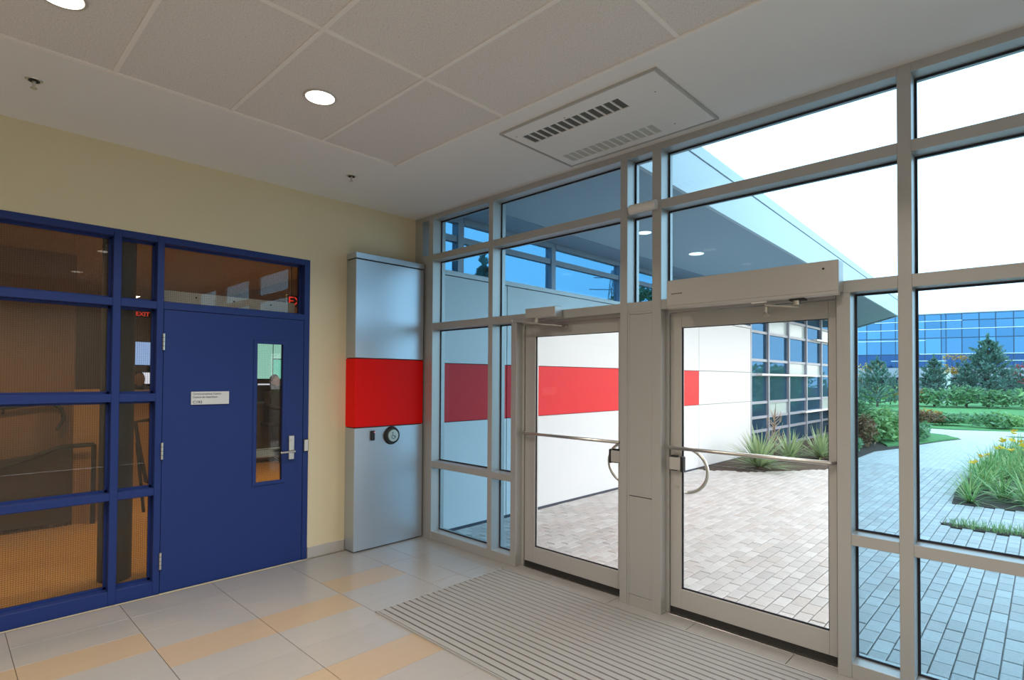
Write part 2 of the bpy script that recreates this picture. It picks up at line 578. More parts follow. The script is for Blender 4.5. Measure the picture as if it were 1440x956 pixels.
# ---- left wall (x = 0) around the blue screen, other walls behind the camera
FY0, FY1, FZ = -3.92, -1.164, 2.682       # blue frame
wl = MB()
wl.box(-0.15, 0, RY, 0.0, FZ, H)
wl.box(-0.15, 0, FY1, 0.0, 0, FZ)
wl.box(-0.15, 0, RY, FY0, 0, FZ)
wl.box(-0.155, 0.0035, RY, 0.0, -.12, -.0002)
wall_left = wl.build('wall_left', WALLP, None, 'tan painted wall above and beside the blue door screen', 'wall', kind='structure')
bx('baseboard_left', BASEM, None, 0.0, 0.012, FY1 + .002, -0.80, 0.0, 0.10, 0.002, label='grey tile baseboard between the blue frame and silver pier', cat='baseboard', kind='structure')
bx('wall_right', WALLC, None, RX, RX + .15, RY - .15, 0.0, 0, H, label='cream painted side wall behind the viewer', cat='wall', kind='structure')
bx('wall_back', WALLC, None, -0.15, RX, RY - .15, RY, 0, H, label='cream painted end wall behind the viewer', cat='wall', kind='structure')


# ================================================================== GLASS WALL (y = 0)
gw = empty('window_1', (0, 0, 0), 'silver aluminium framed glass wall with blue tinted panes', 'window', kind='structure')
FD = 0.165      # frame depth
ZT, Z1b, Z1t, ZHb, ZHt, Z3b, Z3t, ZS = 3.242, 2.822, 2.884, 2.115, 2.182, 0.722, 0.783, 0.079
V = {'jamb': (-0.14, 0.117), 'm0': (0.228, 0.298), 'm1': (1.115, 1.172), 'm2': (2.523, 2.583), 'm3': (2.786, 2.856),
     'm5': (4.226, 4.288), 'm6': (5.72, 5.782), 'm7': (RX - .06, RX)}
for k, (a, b) in V.items():
    bx('mullion', ALU, gw, a, b, 0, FD, 0, H, 0.0015)
P1, P2 = (1.411, 1.474), (3.940, 4.007)
for a, b in (P1, P2):
    bx('mullion', ALU, gw, a, b, -0.002, FD, 0, ZHb, 0.0015)
spans = [('jamb', 'm0'), ('m0', 'm1'), ('m1', 'm2'), ('m2', 'm3'), ('m3', 'm5'), ('m5', 'm6'), ('m6', 'm7')]
for a, b in spans:
    x0, x1 = V[a][1], V[b][0]
    bx('top_rail', ALU, gw, x0, x1, 0.002, FD, ZT, H, 0.001)
    bx('transom', ALU, gw, x0, x1, 0.002, FD, Z1b, Z1t, 0.001)
    bx('transom', ALU, gw, x0, x1, 0.002, FD, ZHb, ZHt, 0.001)
low = [(V['m0'][1], V['m1'][0]), (V['m1'][1], P1[0]), (P2[1], V['m5'][0]), (V['m5'][1], V['m6'][0]), (V['m6'][1], V['m7'][0])]
for x0, x1 in low:
    bx('transom', ALU, gw, x0, x1, 0.002, FD, Z3b, Z3t, 0.001)
    bx('sill_rail', ALU, gw, x0, x1, 0.002, FD, 0.0, ZS, 0.001)
bx('infill_panel', ALU, gw, V['jamb'][1], V['m0'][0], 0.004, 0.12, 0.0, Z1b)
# solid pier of panels between the two doors
bx('infill_panel', ALU, gw, V['m2'][1] + .018, V['m3'][0] - .0, 0.004, FD, Z3t + .004, ZHb - .02, 0.001)
bx('infill_panel', ALU, gw, V['m2'][1] + .018, V['m3'][0] - .0, 0.004, FD, 0.079, Z3t - .002, 0.001)
bx('infill_panel', ALU, gw, V['m2'][1] + .018, V['m3'][0] - .0, 0.005, FD, 0.0, 0.075, 0.001)
bx('infill_panel', ALU, gw, V['m2'][1], V['m2'][1] + .0165, 0.005, FD, 0.0, ZHb, 0.001)
bx('infill_panel', ALU, gw, V['m2'][1] + .018, V['m3'][0], 0.005, FD, ZHb - .018, ZHb, 0.0)
OPEN = []
GY = 0.112


def pane(x0, x1, z0, z1):
    OPEN.append((x0, x1, z0, z1))
    p = bx('pane', TINT, gw, x0 + .004, x1 - .004, GY, GY + .008, z0 + .004, z1 - .004)
    q = MB()
    t = 0.012
    for (a, b, c, d) in ((x0, x1, z0, z0 + t), (x0, x1, z1 - t, z1), (x0, x0 + t, z0 + t, z1 - t), (x1 - t, x1, z0 + t, z1 - t)):
        q.box(a, b, GY - .007, GY - .001, c, d)
    q.build('gasket', GASKET, p)


R1, R2, R3, R4 = (Z1t, ZT), (ZHt, Z1b), (Z3t, ZHb), (ZS, Z3b)
pane(V['jamb'][1], V['m0'][0], *R1)
for r in (R1, R2, R3, R4):
    pane(V['m0'][1], V['m1'][0], *r)
    pane(V['m5'][1], V['m6'][0], *r)
    pane(V['m6'][1], V['m7'][0], *r)
for r in (R1, R2):
    pane(V['m1'][1], V['m2'][0], *r)
    pane(V['m2'][1], V['m3'][0], *r)
    pane(V['m3'][1], V['m5'][0], *r)
for r in (R3, R4):
    pane(V['m1'][1], P1[0], *r)
    pane(P2[1], V['m5'][0], *r)


# ---- the two glazed doors
def glass_door(name, label, x0, x1, gx0, gx1, lock_x, lock_side):
    """x0..x1 clear opening between the posts, gx0..gx1 daylight opening of the glass"""
    d = empty(name, ((x0 + x1) / 2, 0.11, 0), label, 'door', kind='structure')
    ya, yb = 0.088, 0.132
    # door frame inside the opening
    bx('door_jamb', ALUD, d, x0, x0 + .022, .075, FD, 0, ZHb, .001)
    bx('door_jamb', ALUD, d, x1 - .018, x1, .075, FD, 0, ZHb, .001)
    bx('door_head', ALUD, d, x0 + .022, x1 - .018, .062, FD, 2.094, ZHb, .001)
    a, b = x0 + .026, x1 - .022
    bx('stile', ALUD, d, a, gx0, ya, yb, 0.048, 2.09, .002)
    bx('stile', ALUD, d, gx1, b, ya, yb, 0.048, 2.09, .002)
    bx('top_rail', ALUD, d, gx0, gx1, ya + .001, yb, 1.987, 2.09, .0015)
    bx('bottom_rail', ALUD, d, gx0, gx1, ya + .001, yb, 0.048, 0.182, .0015)
    p = bx('pane', CLEAR, d, gx0, gx1, .107, .113, 0.182, 1.987)
    q = MB()
    t = .010
    for (u0, u1, c0, c1) in ((gx0, gx1, .182, .182 + t), (gx0, gx1, 1.987 - t * .5, 1.987), (gx0, gx0 + t, .182, 1.987), (gx1 - t * .6, gx1, .182, 1.987)):
        q.box(u0, u1, .100, .106, c0, c1)
    q.build('gasket', GASKET, p)
    OPEN.append((gx0, gx1, .182, 1.987))
    bx('door_sweep', BLACK, d, a, b, ya + .004, yb - .004, 0.006, 0.048)
    bx('threshold', CHROME, d, x0, x1, .055, FD, 0.0, 0.006, .001)
    # push bar right across on two stand-offs
    bar = MB()
    zb = 1.155
    ybar = 0.035
    bar.tube([(a + .012, ya, zb), (a + .012, ybar + .012, zb), (a + .022, ybar, zb), (b - .022, ybar, zb), (b - .012, ybar + .012, zb), (b - .012, ya, zb)], .0125, 12)
    bar.build('push_bar', CHROME, d)
    # latch case on the stile with black end caps
    s = lock_side
    lx0, lx1 = (lock_x, lock_x + .085) if s > 0 else (lock_x - .085, lock_x)
    c = bx('latch_case', ALUD, d, lx0, lx1, .045, ya, 1.002, 1.088, .004)
    ex = lx1 if s > 0 else lx0
    MB().box(ex - .004 if s > 0 else ex - .018, ex + .018 if s > 0 else ex + .004, .043, ya, .992, 1.098, .006).build('end_cap', BLACK, c)
    bx('mount_plate', BLACK, c, lx0 + .004, lx0 + .05, .062, ya, .994, 1.100, .003)
    if s > 0:
        MB().ring((lock_x + .042, ya - .006, .885), (lock_x + .042, ya, .885), .012, n=14).build('lock_cylinder', CHROME, d)
    # outside D-shaped pull
    pl = MB()
    pts = []
    cxp = gx0 - .02 if s > 0 else gx1 + .02
    for i in range(19):
        t = -math.pi / 2 + math.pi * i / 18
        pts.append((cxp + s * .165 * math.cos(t), .185, .985 + .155 * math.sin(t)))
    pts = [(cxp, yb, .83), (cxp, .175, .83)] + pts[1:-1] + [(cxp, .175, 1.14), (cxp, yb, 1.14)]
    pl.tube(pts, .0125, 10)
    pl.build('pull_handle', CHROME, d)
    return d


glass_door('door_2', 'narrow glazed aluminium door beside the silver pier, left of the panelled post', P1[1], V['m2'][0], 1.615, 2.452, 2.498, -1)
glass_door('door_3', 'wide glazed aluminium door under the long operator box', V['m3'][1], P2[0], 2.963, 3.876, 2.893, 1)

# ---- door operators above them
op = empty('door_operator', (3.46, -0.05, 2.11), 'long boxed automatic door operator above the right glass door', 'door operator')
bx('cover', ALUD, op, 2.952, 3.975, -0.100, -0.001, 2.118, 2.288, .003)
MB().tube([(2.955, -.075, 2.116), (3.972, -.075, 2.116)], .022, 10).build('bottom_trim', ALUD, op)
MB().ring((3.90, -.103, 2.245), (3.90, -.099, 2.245), .006, n=10).build('screw', BLACK, op)
bx('switch', GRIDM, op, 3.50, 3.59, -.080, -.05, 2.090, 2.097)
arm = MB()
arm.ring((3.75, -.06, 2.12), (3.75, -.06, 2.06), .022, n=14)
arm.obox((3.665, -.052, 2.062), (.09, .01, -.012), (-.001, .009, 0), (0, 0, .004))
arm.ring((3.575, -.045, 2.04), (3.575, -.045, 2.066), .014, n=12)
arm.tube([(3.575, -.045, 2.052), (3.537, .085, 2.032)], .008, 8)
arm.box(3.515, 3.555, .078, .089, 2.022, 2.042, .003)
arm.build('arm', CHROME, op)
bx('spindle_cap', BLACK, op, 3.715, 3.80, -.085, -.03, 2.085, 2.095, .003)
# faint maker's mark low on the cover: tiny dark dashes
mk = MB()
xx = 2.985
for wd in (.006, .010, .008, .010, .009, .010, .008, .011):
    mk.box(xx, xx + wd * .8, -.1010, -.1002, 2.193, 2.199)
    xx += wd + .001
mk.build('maker_mark', DARK, op)

op2 = empty('door_operator', (1.82, -0.05, 2.11), 'small silver door closer box above the left glass door', 'door operator')
bx('cover', ALUD, op2, 1.662, 1.982, -0.098, -0.001, 2.125, 2.204, .003)
arm = MB()
arm.ring((1.755, -.06, 2.125), (1.755, -.06, 2.09), .022, n=14)
arm.tube([(1.755, -.06, 2.092), (1.515, -.10, 2.112)], .009, 8)
arm.tube([(1.515, -.10, 2.112), (1.925, .06, 2.062)], .008, 8)
arm.ring((1.515, -.10, 2.102), (1.515, -.10, 2.124), .014, n=12)
arm.box(1.89, 1.97, .062, .088, 2.042, 2.066, .004)
arm.build('arm', CHROME, op2)

# ---- white tube sensor on the transom between the doors
ss = MB()
ss.tube([(2.622, -.022, 2.852), (2.832, -.022, 2.852)], .034, 16)
sens = ss.build('motion_sensor', WHITEP, None, 'white tubular motion sensor on the transom above the panelled post', 'sensor')
MB().tube([(2.70, -.0535, 2.843), (2.785, -.0535, 2.843)], .0035, 8).build('lens', GRIDM, sens)

# ================================================================== BLUE SCREEN AND DOOR (x = 0)
bs = empty('window_2', (0, -2.5, 0), 'navy blue steel screen frame with wired glass panes beside the blue door', 'window', kind='structure')
XF, XB = 0.006, -0.15
BV = {'a': (FY0, FY0 + .05), 'm1': (-2.636, -2.588), 'm2': (-2.363, -2.318), 'r': (-1.214, FY1)}
for k, (a, b) in BV.items():
    bx('mullion', BLUE, bs, XB, XF, a, b, 0, FZ, .002)
LT = [(0.0, 0.101), (0.741, 0.793), (1.440, 1.498), (2.131, 2.187), (2.631, FZ)]
for a, b in (('a', 'm1'), ('m1', 'm2')):
    y0, y1 = BV[a][1], BV[b][0]
    for i, (z0, z1) in enumerate(LT):
        bx('transom', BLUE, bs, XB, XF - .001, y0, y1, z0, z1, .002)
    for i in range(4):
        z0, z1 = LT[i][1], LT[i + 1][0]
        p = bx('pane', WIRED, bs, -.094, -.088, y0 + .004, y1 - .004, z0 + .004, z1 - .004)
        q = MB()
        t = .016
        for (c0, c1, d0, d1) in ((y0, y1, z0, z0 + t), (y0, y1, z1 - t, z1), (y0, y0 + t, z0, z1), (y1 - t, y1, z0, z1)):
            q.box(-.087, -.070, c0, c1, d0, d1)
        q.build('glazing_bead', BLUE, p)
y0, y1 = BV['m2'][1], BV['r'][0]
bx('transom', BLUE, bs, XB, XF - .001, y0, y1, 2.134, 2.188, .002)
bx('transom', BLUE, bs, XB, XF - .001, y0, y1, 2.631, FZ, .002)
p = bx('pane', WIRED, bs, -.094, -.088, y0 + .004, y1 - .004, 2.192, 2.627)
q = MB()
for (c0, c1, d0, d1) in ((y0, y1, 2.188, 2.200), (y0, y1, 2.617, 2.631), (y0, y0 + .014, 2.188, 2.631), (y1 - .014, y1, 2.188, 2.631)):
    q.box(-.087, -.070, c0, c1, d0, d1)
q.build('glazing_bead', BLUE, p)
st = bx('strike_plate', CHROME, bs, XF, XF + .012, -1.206, -1.170, .967, 1.068, .002)
bx('keeper', BLACK, st, XF - .002, XF + .006, -1.210, -1.166, .960, 1.075)
# pale header cover seen behind the transom light
hc = bx('header_cover', WHITEP, bs, -.19, -.152, -2.30, -1.23, 2.19, 2.30, .003)
for yy in (-2.05, -1.76, -1.45):
    MB().ring((-.1525, yy, 2.262), (-.1495, yy, 2.262), .007, n=10).build('screw', BLACK, hc)

d1 = empty('door_1', (0, -1.76, 0), 'navy blue steel door with narrow glass lite and lever handle', 'door', kind='structure')
dy0, dy1, dz = -2.314, -1.218, 2.130
ly0, ly1, lz0, lz1 = -1.628, -1.398, 0.733, 1.912
lf = MB()
for (a, b, c, d) in ((dy0, ly0, .003, dz), (ly1, dy1, .003, dz), (ly0, ly1, .003, lz0), (ly0, ly1, lz1, dz)):
    lf.box(-.046, .002, a, b, c, d)
lf.build('leaf', BLUE, d1)
fr = MB()
for (a, b, c, d) in ((ly0 - .024, ly0 + .006, lz0 - .024, lz1 + .024), (ly1 - .006, ly1 + .024, lz0 - .024, lz1 + .024), (ly0, ly1, lz0 - .024, lz0 + .006), (ly0, ly1, lz1 - .006, lz1 + .024)):
    fr.box(-.002, .009, a, b, c, d, .002)
fr.build('lite_frame', BLUE, d1)
bx('pane', WIRED, d1, -.026, -.020, ly0, ly1, lz0, lz1)
for z in (1.887, 1.066, .246):
    h = MB().ring((.011, dy0 - .002, z - .062), (.011, dy0 - .002, z + .062), .0095, n=12).build('hinge', CHROME, d1)
    kn = MB()
    for k in range(1, 4):
        zz = z - .062 + .124 * k / 4
        kn.ring((.011, dy0 - .002, zz - .0012), (.011, dy0 - .002, zz + .0012), .0100, n=12)
    kn.build('knuckle_joint', DARK, h)
esc = bx('lock_plate', CHROME, d1, .002, .016, -1.345, -1.297, .905, 1.113, .003)
MB().ring((.014, -1.321, 1.072), (.024, -1.321, 1.072), .013, n=14).build('key_cylinder', CHROME, esc)
lv = MB()
lv.ring((.016, -1.321, .978), (.058, -1.321, .978), .011, n=12)
lv.tube([(.058, -1.310, .978), (.060, -1.345, .978), (.060, -1.405, .976), (.054, -1.432, .975)], [.012, .011, .0095, .009], 10)
lv.build('lever', CHROME, d1)
bx('panic_bar', CHROME, d1, -.115, -.070, -2.22, -1.30, .93, 1.005, .006)
np_ = bx('name_plate', pmat('brushed_grey_plate', (0.62, 0.63, 0.63), 0.5, 0.2), d1, .003, .013, -2.124, -1.846, 1.407, 1.508, .001, label='grey room name plate')
INK = pmat('dark_blue_ink', (0.06, 0.07, 0.13), 0.6)
for txt, size, z in (('Communications Centre', .0205, 1.484), ('Centre de r\u00e9partition', .0205, 1.459), ('C193', .030, 1.416)):
    cu = bpy.data.curves.new('lettering', 'FONT')
    cu.body = txt
    cu.size = size
    cu.extrude = .0004
    cu.offset = .0004 if size > .025 else .0001
    cu.materials.append(INK)
    o = text_mesh(cu)
    o.parent = np_
    o.rotation_euler = (math.pi / 2, 0, math.pi / 2)
    o.location = Vector((.0138, -2.112, z)) - wpos(np_)

# ================================================================== SILVER PIER
pr = empty('wall_pier', (0.08, -0.4, 0), 'satin silver metal clad pier with a red band in the corner', 'pier', kind='structure')
bx('core', DARK, pr, 0.004, 0.155, -0.784, -0.022, 0.006, 2.790)
bx('lower_panel', SILV, pr, 0.0, 0.168, -0.797, -0.014, 0.010, 1.152, .003)
bx('red_panel', REDP, pr, 0.0, 0.168, -0.797, -0.014, 1.160, 1.802, .003, label='glossy red metal band')
bx('upper_panel', SILV, pr, 0.0, 0.168, -0.797, -0.014, 1.810, 2.734, .003)
bx('cap', SILV, pr, 0.0, 0.170, -0.799, -0.012, 2.744, 2.798, .002)

rd = bx('card_reader', BLACK, None, 0.168, 0.186, -0.630, -0.585, 1.028, 1.122, .006, label='small black card reader on the silver pier', cat='card reader')
MB().ring((.186, -.594, 1.105), (.1872, -.594, 1.105), .0035, n=10).build('indicator_light', pmat('red_indicator', (.6, .05, .06), .4, emit=(1, .12, .15), estr=2.5), rd)
pb = empty('push_button', (.168, -.392, 1.062), 'round accessible door push button in a black ring on silver pier', 'push button')
MB().ring((.168, -.392, 1.062), (.196, -.392, 1.062), .090, .078, n=40).build('ring', BLACK, pb)
plate = MB().ring((.194, -.392, 1.062), (.204, -.392, 1.062), .060, .056, n=36).build('plate', pmat('worn_steel_plate', (.52, .52, .46), .4, .8), pb)
ic = MB()
X = .2048
ic.tube([(X, -.392 + .020 * math.cos(t), 1.053 + .020 * math.sin(t)) for t in [math.radians(150 + i * 20) for i in range(13)]], .003, 6)
ic.tube([(X, -.399, 1.082), (X, -.399, 1.062), (X, -.381, 1.062), (X, -.372, 1.042), (X, -.364, 1.046)], .003, 6)
ic.ring((X - .002, -.399, 1.091), (X + .001, -.399, 1.091), .006, n=12)
ic.build('wheelchair_symbol', pmat('blue_symbol', (.07, .09, .13), .5), plate)

# ================================================================== CEILING FITTINGS
LENSM = pmat('glowing_lens', (0.9, 0.88, 0.82), 0.4, emit=(1.0, 0.93, 0.80), estr=3.4)
TRIMM = pmat('downlight_trim', (0.62, 0.58, 0.54), 0.35, 0.3)


def downlight(x, y, z, label, power, color, group=None, r=.083, lamp=True):
    t = empty('downlight', (x, y, z), label, 'ceiling light', group)
    tr = MB()
    n = 36
    prof = [(r + .014, 0.0), (r + .010, -.004), (r, -.002), (r - .004, .004)]
    vs = []
    for rr, zz in prof:
        for i in range(n):
            a = 2 * math.pi * i / n
            vs.append((x + rr * math.cos(a), y + rr * math.sin(a), z + zz))
    fs = []
    for j in range(len(prof) - 1):
        for i in range(n):
            fs.append((j * n + i, j * n + (i + 1) % n, (j + 1) * n + (i + 1) % n, (j + 1) * n + i)[::-1])
    tr._add(vs, fs, 0, True)
    tr.build('trim_ring', TRIMM, t)
    MB().ring((x, y, z - .0022), (x, y, z - .0012), r - .001, n=36).build('lens', LENSM, t)
    if lamp:
        ld = bpy.data.lights.new('bulb', 'AREA')
        ld.shape = 'DISK'
        ld.size = .14
        ld.energy = power
        ld.color = color
        ld.spread = math.radians(140)
        lo = bpy.data.objects.new('bulb', ld)
        COL.objects.link(lo)
        lo.parent = t
        lo.location = (0, 0, -.008)
    return t


WARM = (1.0, 0.905, 0.785)
downlight(1.690, -1.945, H, 'recessed downlight in the acoustic tile nearest the corner', LAMP_W, WARM)
downlight(1.690, -3.155, H, 'recessed downlight at the top left edge of the photo', LAMP_W, WARM)
for x, y in ((4.11, -1.945), (4.11, -3.155), (4.11, -4.365), (1.69, -4.365), (6.2, -1.945), (6.2, -3.155), (6.2, -4.365)):
    downlight(x, y, H, 'recessed downlight in the acoustic ceiling behind the viewer', LAMP_W, WARM, 'lobby downlights behind the viewer')


def sprinkler(x, y, label):
    t = empty('sprinkler', (x, y, H), label, 'sprinkler')
    MB().ring((x, y, H - .005), (x, y, H), .036, .040, n=24).build('escutcheon', CHROME, t)
    MB().ring((x, y, H - .0075), (x, y, H - .005), .026, n=24).build('cup', DARK, t)
    MB().ring((x, y, H - .045), (x, y, H - .006), .006, .009, n=10).build('stem', CHROME, t)
    d = MB().ring((x, y, H - .049), (x, y, H - .045), .017, n=16)
    d.build('deflector', CHROME, t)


sprinkler(.700, -3.150, 'chrome ceiling sprinkler head above the wired glass screen at far left')
sprinkler(.668, -1.143, 'small chrome ceiling sprinkler head near the silver pier')

# force-flow heater panel in the border
hv = empty('ceiling_heater', (2.715, -.48, H), 'white flush ceiling heater panel with two slotted grilles', 'ceiling heater')
hx0, hx1, hy0, hy1 = 2.139, 3.292, -.864, -.094
# frame built around the slots, each slot a real opening over a dark or pale backing
def grille(y0, y1, n, x0, x1):
    sl = []
    w_ = (x1 - x0) / n
    for i in range(n):
        sl.append((x0 + i * w_ + .006, x0 + (i + 1) * w_ - .006, y0, y1))
    return sl
g1 = grille(-.742, -.607, 13, 2.210, 2.985)
g2 = grille(-.300, -.160, 13, 2.205, 2.960)
pn = MB()
zb, zt = H - .010, H - .004
def plate_band(y0, y1):
    pn.box(hx0 + .006, hx1 - .006, y0, y1, zb, zt)
plate_band(hy0 + .006, -.742); plate_band(-.607, -.300); plate_band(-.160, hy1 - .006)
for gg in (g1, g2):
    xs = [hx0 + .006] + [v for s_ in gg for v in s_[:2]] + [hx1 - .006]
    for i in range(0, len(xs), 2):
        pn.box(xs[i], xs[i + 1], gg[0][2], gg[0][3], zb, zt)
pn.build('panel', CEILP, hv)
fr = MB()
fr.box(hx0 - .012, hx1 + .012, hy0 - .012, hy0, H - .014, H); fr.box(hx0 - .012, hx1 + .012, hy1, hy1 + .012, H - .014, H)
fr.box(hx0 - .012, hx0, hy0, hy1, H - .014, H); fr.box(hx1, hx1 + .012, hy0, hy1, H - .014, H)
fr.build('frame', pmat('heater_frame', (.46, .44, .41), .5), hv)
DSL = pmat('dark_grille_slot', (.10, .10, .09), .7)
PSL = pmat('pale_grille_slot', (.50, .49, .45), .7)
for gg, mt in ((g1, DSL), (g2, PSL)):
    for (a, b, c, d) in gg:
        bx('slot', mt, hv, a - .002, b + .002, c - .002, d + .002, H - .0038, H - .0012)
ht = MB()
for a, b, c, d in ((3.035, 3.200, -.288, -.285), (3.035, 3.200, -.178, -.175), (3.035, 3.038, -.288, -.175), (3.197, 3.200, -.288, -.175)):
    ht.box(a, b, c, d, zb - .0008, zb + .001)
ht.build('access_hatch_seam', GRIDM, hv)
for x, y in ((3.07, -.215), (3.18, -.66), (2.19, -.77), (2.60, -.765)):
    MB().ring((x, y, zb - .002), (x, y, zb), .004, n=8).build('screw', DARK, hv)

# ================================================================== ENTRANCE MAT
mat_ = empty('entrance_mat', (3.2, -.75, 0), 'grey slatted aluminium entrance mat set in the floor', 'mat')
bx('base', BLACK, mat_, MAT[0] + .004, MAT[1], MAT[2] + .006, MAT[3], 0.0006, 0.003)
SLAT = pmat('ribbed_grey_slat', (0.325, 0.32, 0.315), 0.6, 0.1, 0.4, bump=0.5, bscale=900, stretch=(.05, 1, 1))
ns = 23
pitch = (MAT[3] - MAT[2] - .02) / ns
for i in range(ns):
    yy = MAT[2] + .01 + i * pitch
    bx('slat', SLAT, mat_, MAT[0] + .008, MAT[1], yy + .006, yy + pitch - .006, 0.003, 0.012, .0015)
fr = MB()
fr.box(MAT[0], MAT[0] + .008, MAT[2], MAT[3], 0, .0125); fr.box(MAT[0], MAT[1], MAT[2], MAT[2] + .008, 0, .0125); fr.box(MAT[0], MAT[1], MAT[3] - .006, MAT[3], 0, .0125)
fr.build('edge_frame', ALU, mat_)

# ================================================================== OUTSIDE: white wall, clerestory, curtain wall, canopy
XW = 0.174
ow = empty('wall_outside', (XW, 4.5, 0), 'white panelled outside wall with a red band running from the glass wall', 'wall', kind='structure')
bx('backing', DARK, ow, XW - .20, XW - .020, .17, 8.80, 0.0, 2.70)
bx('plinth', pmat('dark_plinth', (.06, .07, .10), .6), ow, XW - .02, XW - .006, .17, 8.80, -.05, .012)
ys = [.17, 1.215, 6.29, 8.80]
zs = [(0.010, 1.150, 0), (1.157, 1.778, 1), (1.785, 2.722, 0)]
for i in range(3):
    for z0, z1, red in zs:
        rm = red and i < 2
        bx('panel', REDX if rm else CLAD, ow, XW - .02, XW, ys[i] + (.005 if i else 0), ys[i + 1] - .005 * (i < 2), z0, z1, .002)
bx('coping', CLAD, ow, XW - .20, XW + .004, .17, 8.80, 2.732, 2.784, .003)

cw = empty('window_3', (XW, 9, 0), 'reflective blue glazed curtain wall and clerestory beyond the white wall', 'window', kind='structure')
SZ = 3.40
# clerestory above the white wall
cy = [.17, .515, 2.12, 3.73, 5.34, 6.95, 8.56, 8.80]
for k in range(len(cy) - 1):
    a, b = cy[k] + .04, cy[k + 1] - .04
    for z0, z1 in ((2.784, 3.125), (3.190, 3.335)):
        bx('pane', CLERE, cw, XW - .10, XW - .09, a, b, z0, z1)
    bx('rail', MULX, cw, XW - .12, XW - .05, a, b, 3.125, 3.190)
    bx('rail', MULX, cw, XW - .12, XW - .03, a, b, 3.335, SZ)
for y in cy[1:-1]:
    bx('mullion', MULX, cw, XW - .14, XW - .035, y - .042, y + .042, 2.784, SZ)
# curtain wall
my = [8.80, 9.87, 11.29, 12.70, 14.08, 15.47, 16.86, 18.25]
rz = [0.06, 0.475, 0.78, 1.11, 1.735, 2.06, 2.69, 3.07, SZ]
pale = {(1, 6), (2, 6), (2, 4), (3, 4), (1, 2), (4, 6), (5, 2), (4, 2)}
for k in range(len(my) - 1):
    for j in range(len(rz) - 1):
        bx('pane', PALE if (k, j) in pale else MIRR, cw, XW - .07, XW - .055, my[k] + .03, my[k + 1] - .03, rz[j] + .03, rz[j + 1] - .03)
    for z in rz:
        bx('rail', MULX, cw, XW - .09, XW - .02, my[k] + .03, my[k + 1] - .03, z - .03, z + .03)
for y in my:
    bx('mullion', MULX, cw, XW - .12, XW + .005, y - .035, y + .035, 0.0, SZ)
bx('backing', DARK, cw, XW - .2, XW - .13, 8.81, 18.3, 0.0, SZ)
for (y0, y1, z) in ((9.20, 13.3, 1.735), (12.3, 15.4, .78), (13.3, 16.8, 2.72)):
    bx('light_shelf', SHELF, cw, XW - .02, XW + .09, y0, y1, z - .018, z + .022)

cn = empty('canopy', (1.2, 7.5, 2.4), 'flat entrance canopy with grey soffit and white fascia running outwards', 'canopy', kind='structure')
E0, E1, E2 = (2.42, .18), (1.90, 14.75), (.15, 18.2)
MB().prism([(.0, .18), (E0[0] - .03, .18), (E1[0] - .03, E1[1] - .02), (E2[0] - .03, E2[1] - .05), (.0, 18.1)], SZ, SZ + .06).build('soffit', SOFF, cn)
bx('soffit_trim', MULX, cn, XW, XW + .40, .18, 17.0, SZ - .012, SZ - .001)
def edge_band(a, b, z0, z1, t, name, mat):
    d = Vector((b[0] - a[0], b[1] - a[1], 0)).normalized()
    n = Vector((d.y, -d.x, 0))
    pts = [(a[0], a[1]), (b[0], b[1]), (b[0] - n.x * t, b[1] - n.y * t), (a[0] - n.x * t, a[1] - n.y * t)]
    MB().prism(pts, z0, z1).build(name, mat, cn)
edge_band(E0, E1, SZ - .03, 3.775, .04, 'fascia', FASC)
edge_band((E0[0] + .01, E0[1]), (E1[0] + .01, E1[1]), 3.785, 3.90, .06, 'coping', FASC)
edge_band(E1, E2, SZ - .03, 3.775, .04, 'fascia', FASC)
edge_band(E1, E2, 3.785, 3.90, .06, 'coping', FASC)
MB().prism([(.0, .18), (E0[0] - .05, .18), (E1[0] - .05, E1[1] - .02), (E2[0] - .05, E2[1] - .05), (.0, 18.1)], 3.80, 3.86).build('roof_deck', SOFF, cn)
downlight(1.235, 3.95, SZ, 'recessed downlight in the canopy soffit seen above the right door', 6.0, WARM, r=.10)
downlight(1.29, 2.45, SZ, 'recessed canopy downlight seen in the narrow pane between the doors', 6.0, WARM, r=.08)
# own building above and beside the glass wall, plus an added shading slab
bx('wall_front', CLAD, None, -0.15, RX + .2, 0.02, .17, H + .001, 4.1, label='white wall band above the glass wall', cat='wall', kind='structure')

bx('roof_overhang', FASC, None, 3.7, RX + 1.5, .17, 2.9, 4.55, 4.75, .01, label='flat roof overhang high above the glass wall', cat='roof', kind='structure')  # added out of view to cut sky light on the near paving
bx('wall_parapet', CLAD, None, -.15, RX + .2, .0, .17, 4.1, 5.0, label='white parapet wall over the entrance', cat='wall', kind='structure')

# ================================================================== GROUND
ground = bx('ground', pmat('dark_soil', (.10, .085, .065), .95, var=.4, vscale=3), None, -60, 70, .17, 130, -.5, -.075, label='planted grounds outside with paved forecourt and path', cat='ground', kind='structure')


def lawn_mat(name, c0, c1, sc_=2.0):
    m, nt, p = new_mat(name)
    N, L = nt.nodes, nt.links
    tc = N.new('ShaderNodeTexCoord')
    n = N.new('ShaderNodeTexNoise'); n.inputs['Scale'].default_value = sc_; n.inputs['Detail'].default_value = 9; n.inputs['Roughness'].default_value = .75
    L.new(tc.outputs['Object'], n.inputs['Vector'])
    cr = N.new('ShaderNodeValToRGB')
    cr.color_ramp.elements[0].position = .3; cr.color_ramp.elements[0].color = (*c0, 1)
    cr.color_ramp.elements[1].position = .7; cr.color_ramp.elements[1].color = (*c1, 1)
    L.new(n.outputs[0], cr.inputs[0]); L.new(cr.outputs[0], p.inputs['Base Color'])
    p.inputs['Roughness'].default_value = .9
    p.inputs['Specular IOR Level'].default_value = .1
    return m


